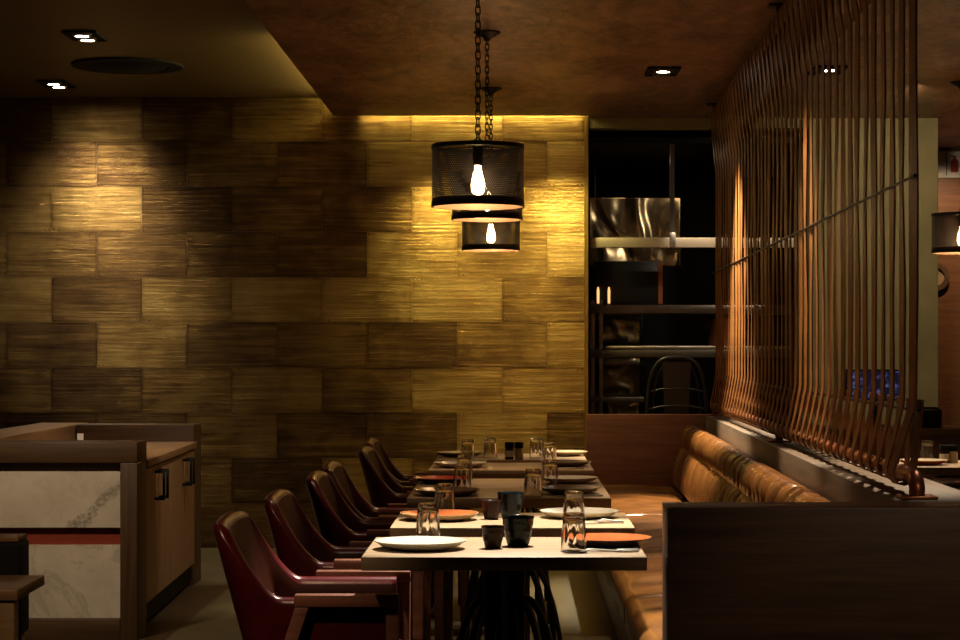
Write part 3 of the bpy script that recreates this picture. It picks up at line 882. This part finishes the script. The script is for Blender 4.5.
# ------------------------------------------------------------------ ceiling fittings
def downlight(label, x, y, z, lit):
    t = thing('downlight', label, 'downlight', (x, y, z), 0, 'recessed twin downlights')
    b = BM(); add_box(b, -0.085, 0.085, -0.15, 0.15, -0.006, -0.0005, 0.001); obj('housing', b, M['blackmatte'], t)
    b = BM()
    for (xa, xb, ya, yb) in ((-0.09, 0.09, -0.158, -0.15), (-0.09, 0.09, 0.15, 0.158), (-0.09, -0.082, -0.15, 0.15), (0.082, 0.09, -0.15, 0.15)):
        add_box(b, xa, xb, ya, yb, -0.012, -0.0005)
    obj('trim_ring', b, M['blackmatte'], t)
    for yy, on in ((-0.072, lit[0]), (0.072, lit[1])):
        b = BM(); add_lathe(b, [(0, -0.018), (0.034, -0.018), (0.036, -0.0065), (0, -0.0065)], 20, (0, yy, 0)); lp = obj('lamp', b, M['lamp'] if on else M['steeldark'], t, 40)
        b = BM(); add_lathe(b, [(0.037, -0.02), (0.046, -0.02), (0.052, -0.0065), (0.037, -0.0065), (0.037, -0.02)], 24, (0, yy, 0)); obj('bezel', b, M['steeldark'], t, 40)
downlight('lit twin downlight in the raised ceiling, nearer of the left two', -2.28, 10.8, RZ, (1, 1))
downlight('lit twin downlight in the raised ceiling close to the brass wall', -2.87, 12.75, RZ, (1, 1))
downlight('twin downlight with one lit lamp in the copper-brown ceiling left of screen', 0.81, 11.2, CZ, (1, 0))
downlight('twin downlight with one lit lamp seen through the strap screen', 1.71, 11.15, CZ, (1, 0))
t = thing('ceiling_vent', 'large round black air diffuser in the raised ceiling', 'vent', (-2.27, 11.94, RZ))
b = BM(); add_lathe(b, [(0.24, -0.012), (0.32, -0.012), (0.325, -0.006), (0.325, -0.0005), (0.24, -0.0005), (0.24, -0.012)], 56); obj('outer_ring', b, M['blackmatte'], t, 40)
b = BM(); add_lathe(b, [(0, -0.03), (0.17, -0.026), (0.235, -0.010), (0.235, -0.002), (0, -0.002)], 48); obj('dish', b, M['blackmatte'], t, 40)

# ------------------------------------------------------------------ service station on the left
st = thing('service_station', 'wooden waiter station with marble front panels and black door pulls', 'cabinet', (-2.07, 10.4, 0))
ox, oy = 2.07, -10.4
def L(x): return x + ox
def K(y): return y + oy
XR, XLf = -1.706, -2.48
# front frame
b = BM(); add_box(b, L(XLf), L(XR), K(9.2), K(9.44), 0.80, 0.893, 0.003); obj('top_rail', b, M['oak_counter_x'], st, 40)
b = BM(); add_box(b, L(-1.783), L(XR), K(9.2), K(9.44), 0.0, 0.799, 0.003); obj('post', b, M['oak_counter'], st, 40)
b = BM(); add_box(b, L(XLf), L(-1.784), K(9.2), K(9.44), 0.0, 0.095, 0.003); obj('bottom_rail', b, M['oak_counter_x'], st, 40)
def mz(y, Y=9.24): return HC - (y - 350) * Y / F
b = BM(); add_box(b, L(XLf), L(-1.784), K(9.235), K(9.40), mz(527.5), 0.799); marb = obj('marble_panel', b, M['marble'], st)
b = BM(); add_box(b, L(XLf), L(-1.784), K(9.235), K(9.40), 0.096, mz(545)); obj('marble_panel', b, M['marble'], st)
b = BM(); add_box(b, L(XLf), L(-1.784), K(9.26), K(9.40), mz(545) + 0.0005, mz(527.5) - 0.0005); obj('red_band', b, M['red'], st, label='red strip between the marble panels')
# rear frame and left wing
b = BM(); add_box(b, L(-2.44), L(-1.79), K(11.35), K(11.62), 0.0, 0.893, 0.003); obj('rear_panel', b, M['oak_counter_x'], st, 40)
b = BM(); add_box(b, L(-2.72), L(-2.45), K(9.45), K(11.70), 0.0, 0.893, 0.003); obj('side_wing', b, M['oak_counter_y'], st, 40)
b = BM(); add_hexa(b, [(L(-2.448), K(9.445), 0.765), (L(-1.700), K(9.445), 0.765), (L(-1.770), K(11.345), 0.765), (L(-2.448), K(11.345), 0.765),
                       (L(-2.448), K(9.445), 0.80), (L(-1.700), K(9.445), 0.80), (L(-1.770), K(11.345), 0.80), (L(-2.448), K(11.345), 0.80)], 0.002)
obj('countertop', b, M['oak_counter_y'], st, 40)
xd = lambda Y: -1.712 - 0.035 * (Y - 9.445)
b = BM(); add_hexa(b, [(L(-2.40), K(9.445), 0.02), (L(xd(9.445) - 0.03), K(9.445), 0.02), (L(xd(11.345) - 0.03), K(11.345), 0.02), (L(-2.40), K(11.345), 0.02),
                       (L(-2.40), K(9.445), 0.764), (L(xd(9.445) - 0.03), K(9.445), 0.764), (L(xd(11.345) - 0.03), K(11.345), 0.764), (L(-2.40), K(11.345), 0.764)])
obj('carcass', b, M['blackmatte'], st)
dc = [9.45, 9.81, 10.32, 10.85, 11.30]
for i in range(4):
    ya, yb = dc[i] + 0.004, dc[i + 1] - 0.004
    b = BM(); add_hexa(b, [(L(xd(ya) - 0.025), K(ya), 0.13), (L(xd(ya)), K(ya), 0.13), (L(xd(yb)), K(yb), 0.13), (L(xd(yb) - 0.025), K(yb), 0.13),
                           (L(xd(ya) - 0.025), K(ya), 0.755), (L(xd(ya)), K(ya), 0.755), (L(xd(yb)), K(yb), 0.755), (L(xd(yb) - 0.025), K(yb), 0.755)], 0.0015, 1)
    d = obj('door', b, M['oak_door'], st, 40)
    yh = yb - 0.06 if i % 2 == 0 else ya + 0.06
    xh = xd(yh)
    b = BM(); z0, z1 = 0.592, 0.735
    add_box(b, L(xh + 0.038), L(xh + 0.050), K(yh - 0.008), K(yh + 0.008), z0, z1, 0.002)
    add_box(b, L(xh - 0.0005), L(xh + 0.040), K(yh - 0.008), K(yh + 0.008), z0, z0 + 0.014, 0.001)
    add_box(b, L(xh - 0.0005), L(xh + 0.040), K(yh - 0.008), K(yh + 0.008), z1 - 0.014, z1, 0.001)
    obj('handle', b, M['black'], d, 40, label='black pull handle')
# small white card holder on the counter
t = thing('card_holder', 'small white folded card standing on the waiter station counter', 'card', (-2.25, 10.55, 0.80))
b = BM(); add_box(b, -0.016, 0.016, -0.002, 0.002, 0.03, 0.078); obj('card', b, M['white'], t)
b = BM(); add_box(b, -0.016, 0.016, -0.012, 0.012, 0.0005, 0.0295, 0.002); obj('stand', b, M['white'], t)

# wooden armchair at the lower left edge
wc = thing('wooden_armchair', 'brown wooden armchair with black upholstery cut off at the left picture edge', 'armchair', (-1.70, 5.85, 0))
M['chairoak'] = wood('brown_oak_chair', (0.12, 0.066, 0.026), (0.25, 0.145, 0.06), 'x', 0.42)
b = BM(); add_hexa(b, [(-0.30, -0.26, 0.622), (0.335, -0.26, 0.622), (0.325, 0.11, 0.622), (-0.30, 0.11, 0.622),
                       (-0.30, -0.26, 0.652), (0.335, -0.26, 0.652), (0.325, 0.11, 0.652), (-0.30, 0.11, 0.652)], 0.004)
obj('arm', b, M['chairoak'], wc, 40)
for (xx, yy) in ((0.298, -0.225), (-0.27, -0.225), (0.20, 0.255), (-0.27, 0.255)):
    b = BM(); add_box(b, xx - 0.026, xx + 0.026, yy - 0.026, yy + 0.026, 0, 0.621 if yy < 0 else 0.46, 0.003); obj('leg', b, M['chairoak'], wc, 40)
b = BM(); add_box(b, -0.29, 0.238, -0.19, 0.15, 0.47, 0.575, 0.02, 3); obj('seat', b, M['blackmatte'], wc, 40)
b = BM(); add_box(b, -0.29, 0.238, 0.17, 0.29, 0.465, 0.742, 0.01, 3); obj('backrest', b, M['blackmatte'], wc, 40)
b = BM(); add_box(b, 0.14, 0.232, 0.175, 0.285, 0.743, 0.758, 0.002); obj('top_rail', b, M['chairoak'], wc, 40)

# ------------------------------------------------------------------ bar stool behind the end panel
bs = thing('bar_stool', 'gunmetal bar stool with arched tube back behind the end panel', 'stool', (1.03, 13.15, 0))
def archpts(w, zt, z0, yy, k=28, p=3.3):
    pts = []
    for i in range(k + 1):
        a = PI * i / k
        c, s_ = math.cos(a), math.sin(a)
        x = -w * (abs(c) ** (2 / p)) * (1 if c > 0 else -1); z = z0 + (zt - z0) * (abs(s_) ** (2 / p))
        pts.append((x, yy - 0.02 * math.sin(a), z))
    return pts
b = BM(); add_tube(b, archpts(0.19, 1.262, 0.775, -0.15), 0.0125, 10); obj('back_frame', b, M['gunmetal'], bs, 50)
b = BM(); add_tube(b, archpts(0.150, 1.225, 0.775, -0.145), 0.007, 8); obj('inner_hoop', b, M['gunmetal'], bs, 50)
b = BM(); add_hexa(b, [(-0.07, -0.158, 0.775), (0.07, -0.158, 0.775), (0.07, -0.152, 0.775), (-0.07, -0.152, 0.775), (-0.092, -0.178, 1.235), (0.092, -0.178, 1.235), (0.092, -0.172, 1.235), (-0.092, -0.172, 1.235)]); obj('splat', b, M['gunmetal'], bs)
for zz in (0.95, 1.06):
    b = BM(); add_tube(b, [(-0.19, -0.15, zz - 0.02), (-0.1, -0.168, zz), (0, -0.17, zz + 0.005), (0.1, -0.168, zz), (0.19, -0.15, zz - 0.02)], 0.006, 8); obj('cross_bar', b, M['gunmetal'], bs, 50)
b = BM(); add_box(b, -0.18, 0.18, -0.17, 0.15, 0.745, 0.77, 0.01, 3); obj('seat', b, M['gunmetal'], bs, 40)
for sx_ in (-1, 1):
    for sy_ in (-1, 1):
        b = BM(); add_bar(b, (sx_ * 0.20, sy_ * 0.17 - 0.0, 0.0), (sx_ * 0.15, sy_ * 0.13, 0.744), 0.03, 0.012, bevel=0.002); obj('leg', b, M['gunmetal'], bs, 40)

# ------------------------------------------------------------------ kitchen
kr = thing('pass_rail', 'pale steel heat rail hung across the kitchen opening', 'rail', (1.2, 13.74, 2.0))
b = BM(); add_box(b, 0.51 - 1.2, 1.93 - 1.2, -0.03, 0.03, 0.0, 0.066, 0.003); obj('beam', b, M['railpaint'], kr, 40)
b = BM(); add_box(b, 1.045 - 1.2, 1.075 - 1.2, -0.012, 0.012, 0.10, 0.70); obj('hanger', b, M['steeldark'], kr)
b = BM(); add_box(b, 1.04 - 1.2, 1.08 - 1.2, -0.036, 0.036, 0.0, 0.10, 0.003); obj('clamp', b, M['steel'], kr, 40)
sh = thing('kitchen_shelf', 'open steel shelving unit inside the dark kitchen', 'shelf', (1.2, 14.4, 0))
def sz(y, Y=14.2): return HC - (y - 350) * Y / F
for (ya, yb, xa, xb) in ((305, 313.5, 0.52, 2.0), (349, 357.5, 0.52, 2.0), (397, 402, 0.52, 0.90)):
    b = BM(); add_box(b, xa - 1.2, xb - 1.2, -0.2, 0.2, sz(yb), sz(ya), 0.003); obj('shelf_board', b, M['steeldark'], sh, 40)
for (xx, yy) in ((0.545, -0.19), (0.60, -0.19), (0.545, 0.19), (1.98, -0.19), (1.98, 0.19)):
    b = BM()
    zs = [(0, sz(402)), (sz(397), sz(357.5)), (sz(349), sz(313.5)), (sz(305), 1.66)] if xx < 0.95 else [(0, sz(357.5)), (sz(349), sz(313.5)), (sz(305), 1.66)]
    for (a_, c_) in zs: add_box(b, xx - 1.2 - 0.012, xx - 1.2 + 0.012, yy - 0.009, yy + 0.009, a_ + 0.0003, c_ - 0.0003)
    obj('post', b, M['steeldark'], sh)
o = obj('chopping_board', (lambda bb: (add_box(bb, 0.63, 1.93, 14.19, 14.5, sz(349) + 0.001, sz(346), 0.003), bb)[1])(BM()), M['steel'], None, 40)
tag(o, 'long pale board lying on the middle kitchen shelf', 'board')
hd = thing('extractor_hood', 'wavy reflective stainless hood in the upper kitchen opening', 'hood', (0.88, 15.0, 1.93))
b = BM(); add_box(b, -0.33, 0.335, 0, 0.03, 0, 0.50, 0.003); obj('front_sheet', b, M['wavy'], hd, label='wavy stainless sheet')
b = BM(); add_box(b, -0.325, 0.33, 0.031, 0.6, 0.02, 0.49); obj('body', b, M['blackmatte'], hd)
for xx in (-0.28, 0.28):
    b = BM(); add_tube(b, [(xx, 0.3, 0.491), (xx, 0.3, 0.769)], 0.008, 8); obj('hanging_rod', b, M['black'], hd, 50)

pn = [('0', 0.60, 0.905, 1.36, 1.555), ('1', 0.60, 0.905, 0.985, 1.25), ('2', 0.58, 0.90, 0.45, 0.94)]
kc = thing('kitchen_cabinet', 'stainless kitchen cabinet with doors behind the open shelving', 'cabinet', (0.75, 14.9, 0))
for (_, xa, xb, z0, z1) in pn:
    b = BM(); add_box(b, xa - 0.75, xb - 0.75, -0.1, -0.07, z0, z1, 0.003); obj('door', b, M['wavy'], kc, 40)
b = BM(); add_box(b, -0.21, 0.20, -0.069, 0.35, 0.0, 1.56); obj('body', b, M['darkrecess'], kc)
# oven on the upper shelf
ov = thing('oven', 'small black oven with copper edge standing on the upper kitchen shelf', 'oven', (0.80, 14.42, sz(305) + 0.0005))
b = BM(); add_box(b, -0.24, 0.235, -0.12, 0.14, 0.0, 0.31, 0.004); obj('body', b, M['black'], ov, 40)
b = BM(); add_box(b, 0.205, 0.235, -0.128, -0.1205, 0.01, 0.30, 0.001); obj('copper_edge', b, M['copper'], ov)
for xx in (-0.218, -0.142):  # glowing tubes added in place of lamp reflections in the oven door
    o = thing('reflection_tube', 'small amber tube before the oven, glowing in place of a reflection, ' + ('left one' if xx < -0.1 else 'right one of the pair'), 'lamp', (0.80 + xx, 14.27, sz(305) + 0.0005), 0, 'amber reflection tubes')
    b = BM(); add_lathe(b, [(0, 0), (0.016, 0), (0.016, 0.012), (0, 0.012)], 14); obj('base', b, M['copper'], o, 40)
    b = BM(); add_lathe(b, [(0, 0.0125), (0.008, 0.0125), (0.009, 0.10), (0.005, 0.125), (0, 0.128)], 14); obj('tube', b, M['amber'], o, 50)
# pot on the shelf
po = thing('stock_pot', 'large dim copper stock pot on the middle kitchen shelf', 'pot', (1.50, 14.42, sz(346) + 0.0005))
b = BM(); add_lathe(b, [(0, 0), (0.13, 0), (0.135, 0.005), (0.135, 0.19), (0.13, 0.19), (0.13, 0.01), (0, 0.01)], 36); obj('body', b, M['copper'], po, 40)
for s in (-1, 1):
    b = BM(); add_tube(b, [(s * 0.133, -0.04, 0.14), (s * 0.175, -0.03, 0.145), (s * 0.175, 0.03, 0.145), (s * 0.133, 0.04, 0.14)], 0.006, 8); obj('handle', b, M['black'], po, 50)
ld = thing('ladle', 'black ladle hanging before the stainless doors in the kitchen', 'ladle', (0.885, 14.18, sz(313.5)))
b = BM(); add_tube(b, [(0, 0, -0.002), (0, -0.004, -0.06), (0, 0, -0.12)], [0.012, 0.008, 0.006], 8); obj('handle', b, M['black'], ld, 50)
b = BM(); add_lathe(b, [(0, -0.02), (0.025, -0.012), (0.036, 0.008), (0.033, 0.008), (0.022, -0.008), (0, -0.014)], 18, (0, -0.0, -0.13)); obj('bowl', b, M['black'], ld, 50)

# ------------------------------------------------------------------ room at the right
for (lb, xc, ya) in (('oak table beyond the strap screen with jars on it', 2.10, 9.55), ('oak table just right of the strap screen with a white plate', 2.12, 8.02)):
    make_table(lb, xc, ya, 0.62, 0.80, group='tables beyond the strap screen')
plate('white plate on the table right of the strap screen', at(960, 485, 8.2).x + 0.0, 8.25, 0.125, M['cream'], M['cream'])
plate('orange plate beyond the near end of the strap screen', at(924, 463, 9.75).x, 9.78, 0.12, M['beigeglaze'], M['orange'])
tumbler('upturned fluted tumbler beyond the strap screen left of dark jars', at(928.5, 464, 10.0).x, 10.02)
shaker('dark jar with black lid left of the pair beyond the strap screen', at(945.5, 463, 9.9).x, 9.93, M['pepper'])
shaker('pale jar with black lid beyond the strap screen', at(954.5, 463, 9.9).x, 9.93, M['salt'])
# till counter with monitor and printer
tcn = thing('till_counter', 'brown wooden till counter beyond the strap screen', 'counter', (2.5, 12.55, 0))
b = BM(); add_box(b, -0.60, 0.60, -0.28, 0.28, 0.80, 0.835, 0.003); obj('top', b, M['oak_counter_x'], tcn, 40)
b = BM(); add_box(b, -0.58, 0.58, -0.25, 0.27, 0.0, 0.799); obj('body', b, M['walnut'], tcn)
mo = thing('monitor', 'dark till monitor with dim blue screen seen through the straps', 'monitor', (2.22, 12.6, 0.8355))
b = BM(); add_box(b, -0.18, 0.18, -0.015, 0.02, 0.16, 0.355, 0.004); obj('housing', b, M['blackmatte'], mo, 40)
n = NT('blue_display')
v = n.coord((22, 22, 40)); nz = n.noise(v, 1.0, 2)
n.set(Base_Color=(0.01, 0.01, 0.02), Emission_Color=n.ramp(nz, [(0.50, (0.012, 0.014, 0.045)), (0.72, (0.22, 0.26, 0.65))]), Emission_Strength=0.35, Roughness=0.2); M['blue'] = n.m
b = BM(); add_box(b, -0.168, 0.168, -0.0165, -0.0152, 0.172, 0.343); obj('display', b, M['blue'], mo)
b = BM(); add_box(b, -0.02, 0.02, -0.005, 0.015, 0.012, 0.17); add_box(b, -0.09, 0.09, -0.07, 0.07, 0.0, 0.012, 0.003); obj('stand', b, M['blackmatte'], mo, 40)
pr = thing('receipt_printer', 'black receipt printer on the till counter', 'printer', (2.53, 12.52, 0.8355))
b = BM(); add_box(b, -0.085, 0.075, -0.09, 0.09, 0.0, 0.115, 0.01, 3); obj('body', b, M['black'], pr, 40)
b = BM(); add_box(b, -0.07, 0.06, -0.085, 0.03, 0.1155, 0.125, 0.002); obj('lid', b, M['blackmatte'], pr, 40)
# fire extinguisher sign
sg = thing('fire_sign', 'white sign with red fire extinguisher symbol on the wood wall', 'sign', (3.36, 15.495, 2.72))
b = BM(); add_box(b, -0.18, 0.24, -0.008, 0, -0.10, 0.10, 0.002); obj('panel', b, M['white'], sg)
b = BM(); add_lathe(b, [(0, -0.06), (0.025, -0.06), (0.03, -0.05), (0.03, 0.02), (0.02, 0.04), (0.01, 0.045), (0.01, 0.06), (0, 0.06)], 20)
for v in b.verts: v.co = (v.co.x - 0.02 + 0.0, -0.0085 + min(0, v.co.y * 0.05), v.co.z)
add_box(b, -0.055, 0.0, -0.010, -0.0085, 0.055, 0.065)
M['signred'] = plain('sign_red', (0.30, 0.012, 0.012), 0.5); obj('extinguisher_symbol', b, M['signred'], sg)
b = BM(); add_box(b, -0.085, -0.079, -0.010, -0.0085, -0.085, 0.085); obj('divider_line', b, M['blackmatte'], sg)
b = BM(); add_box(b, -0.155, -0.145, -0.010, -0.0085, -0.02, 0.02); obj('mark', b, M['blackmatte'], sg)
# round wall plaque
rp_ = thing('wall_frame', 'round wooden wall frame with dark rim half hidden by the column', 'frame', tuple(at(935, 277, 15.49)))
b = BM(); add_lathe(b, [(0.068, 0.0), (0.105, 0.0), (0.105, 0.03), (0.068, 0.03), (0.068, 0)], 40)
for v in b.verts: v.co = (v.co.x, -v.co.z, v.co.y)
obj('rim', b, M['walnut'], rp_, 40)
b = BM(); add_lathe(b, [(0, 0.002), (0.0675, 0.002), (0.0675, 0.012), (0, 0.012)], 40)
for v in b.verts: v.co = (v.co.x, -v.co.z, v.co.y)
obj('face', b, M['oak'], rp_, 40)

# ------------------------------------------------------------------ LED strips (hidden in the coves)
o = obj('led_strip', (lambda bb: (add_box(bb, -1.04, XO - 0.03, WY - 0.165, WY - 0.14, CZ + 0.0305, CZ + 0.045), bb)[1])(BM()), M['led'], None)
tag(o, 'warm LED strip hidden in the ceiling slot above the brass wall', 'light strip')

# ------------------------------------------------------------------ lights
def spot(name, loc, target, power, size=70, blend=0.6, color=(1.0, 0.80, 0.56), rad=0.04):
    l = bpy.data.lights.new(name, 'SPOT'); l.energy = power; l.color = color; l.spot_size = math.radians(size); l.spot_blend = blend; l.shadow_soft_size = rad
    o = bpy.data.objects.new(name, l); COL.objects.link(o); o.location = loc
    d = Vector(target) - Vector(loc); o.rotation_euler = d.to_track_quat('-Z', 'Y').to_euler(); return o
def area(name, loc, target, power, sx_, sy_, color=(1, 0.8, 0.56), spread=180):
    l = bpy.data.lights.new(name, 'AREA'); l.shape = 'RECTANGLE'; l.size = sx_; l.size_y = sy_; l.energy = power; l.color = color; l.spread = math.radians(spread)
    o = bpy.data.objects.new(name, l); COL.objects.link(o); o.location = loc
    d = Vector(target) - Vector(loc); o.rotation_euler = d.to_track_quat('-Z', 'Y').to_euler(); return o
spot('raised_light_near', (-2.28, 10.8, RZ - 0.03), (-2.28, 11.2, 0), 40, 60)
spot('raised_light_wall', (-2.87, 12.75, RZ - 0.03), (-2.80, 13.25, 0), 85, 130, 0.9, (1, 0.86, 0.66))
spot('hot_spot_fill', (-3.98, 8.0, 1.79), (-2.84, 13.5, 1.64), 34, 20, 0.9, (1, 0.88, 0.68), 0.06)  # added unseen spot that makes the wall hot spot; no sconce known
spot('screen_light_left', (0.81, 11.13, CZ - 0.03), (1.11, 10.85, 0.7), 1000, 62, 0.7, (1, 0.84, 0.58))
spot('screen_light_right', (1.71, 11.08, CZ - 0.03), (1.40, 10.6, 0), 460, 80, 0.7)
# unseen ceiling lamps over tables and bench, some inferred, others added for brightness
spot('table_light', (0.10, 6.60, CZ - 0.02), (0.0, 6.08, 0.76), 740, 40, 0.35, (1, 0.93, 0.78))
spot('bench_light', (0.88, 8.10, CZ - 0.02), (1.0, 7.8, 0.6), 480, 44, 0.7)
spot('bench_light_near', (1.71, 7.0, CZ - 0.02), (1.20, 6.7, 0.7), 380, 60, 0.7)
spot('seat_fill', (0.75, 6.9, CZ - 0.02), (0.62, 6.7, 0.45), 170, 36, 0.8)  # added to brighten the near bench seat
spot('far_table_light', (0.0, 9.3, CZ - 0.02), (0, 9.0, 0.7), 90, 50, 0.8, (1, 0.68, 0.42))
spot('chair_light', (-0.35, 7.2, CZ - 0.02), (-0.75, 7.0, 0.6), 30, 60, 0.8)
spot('room_fill_left', (-1.2, 3.6, CZ - 0.02), (-1.0, 5.95, 0.42), 105, 34, 0.8, (1, 0.68, 0.40))  # added fill from the front left for the chairs
spot('room_fill_right', (1.6, 2.6, CZ - 0.02), (1.10, 5.4, 0.40), 60, 32, 0.8, (1, 0.74, 0.48))  # weak added fill for the dark front panel
spot('counter_fill', (-2.3, 7.4, RZ - 0.03), (-2.15, 9.3, 0.50), 205, 46, 0.8, (1, 0.80, 0.55))  # added fill giving the marble front frontal light
spot('counter_side_light', (-1.0, 9.6, CZ - 0.02), (-1.75, 10.6, 0.66), 130, 46, 0.8)
spot('right_room_light', (2.4, 10.0, CZ - 0.02), (2.2, 9.8, 0.7), 90, 60, 0.8)
spot('wood_wall_fill', (3.2, 14.7, CZ - 0.02), (3.2, 15.5, 1.6), 60, 100, 0.8, (1, 0.70, 0.42))  # added because the pendant barely reaches this wall
spot('column_light', (2.35, 11.8, CZ - 0.02), (2.4, 13.5, 1.9), 62, 90, 0.8)
spot('rail_fill', (1.2, 12.9, CZ - 0.02), (1.2, 13.72, 2.0), 60, 24, 0.8)  # added spot to brighten the rail, no known fitting
spot('wall_fill', (-0.50, 12.80, CZ - 0.02), (-0.50, 13.5, 1.1), 72, 84, 0.8, (1, 0.82, 0.30))  # two unseen spots added to brighten the gold wall
spot('wall_fill', (0.30, 12.80, CZ - 0.02), (0.30, 13.5, 1.1), 92, 84, 0.8, (1, 0.82, 0.30))
area('cove_light', ((-1.04 + XO) / 2, WY - 0.08, CZ + 0.05), ((-1.04 + XO) / 2, WY - 0.02, 1.6), 5, XO + 1.0, 0.05, (1.0, 0.86, 0.32))
area('step_glow', (XS + 0.04, 12.0, CZ + 0.06), (XS - 0.3, 12.0, RZ), 9, 2.4, 0.03, (1, 0.84, 0.28))
area('kitchen_light', (1.2, 14.6, 2.68), (1.2, 14.6, 0), 5, 0.9, 0.3, (1, 0.70, 0.42))

w = bpy.data.worlds.new('world'); S.world = w; w.use_nodes = True
w.node_tree.nodes['Background'].inputs[0].default_value = (1.0, 0.75, 0.45, 1); w.node_tree.nodes['Background'].inputs[1].default_value = 0.004
S.view_settings.view_transform = 'Standard'; S.view_settings.look = 'None'; S.view_settings.gamma = 1.0; S.view_settings.exposure = 0.0
S.view_settings.use_curve_mapping = False
S.cycles.max_bounces = 8; S.cycles.transparent_max_bounces = 16; S.cycles.caustics_reflective = False; S.cycles.caustics_refractive = False
S.cycles.sample_clamp_indirect = 3.0
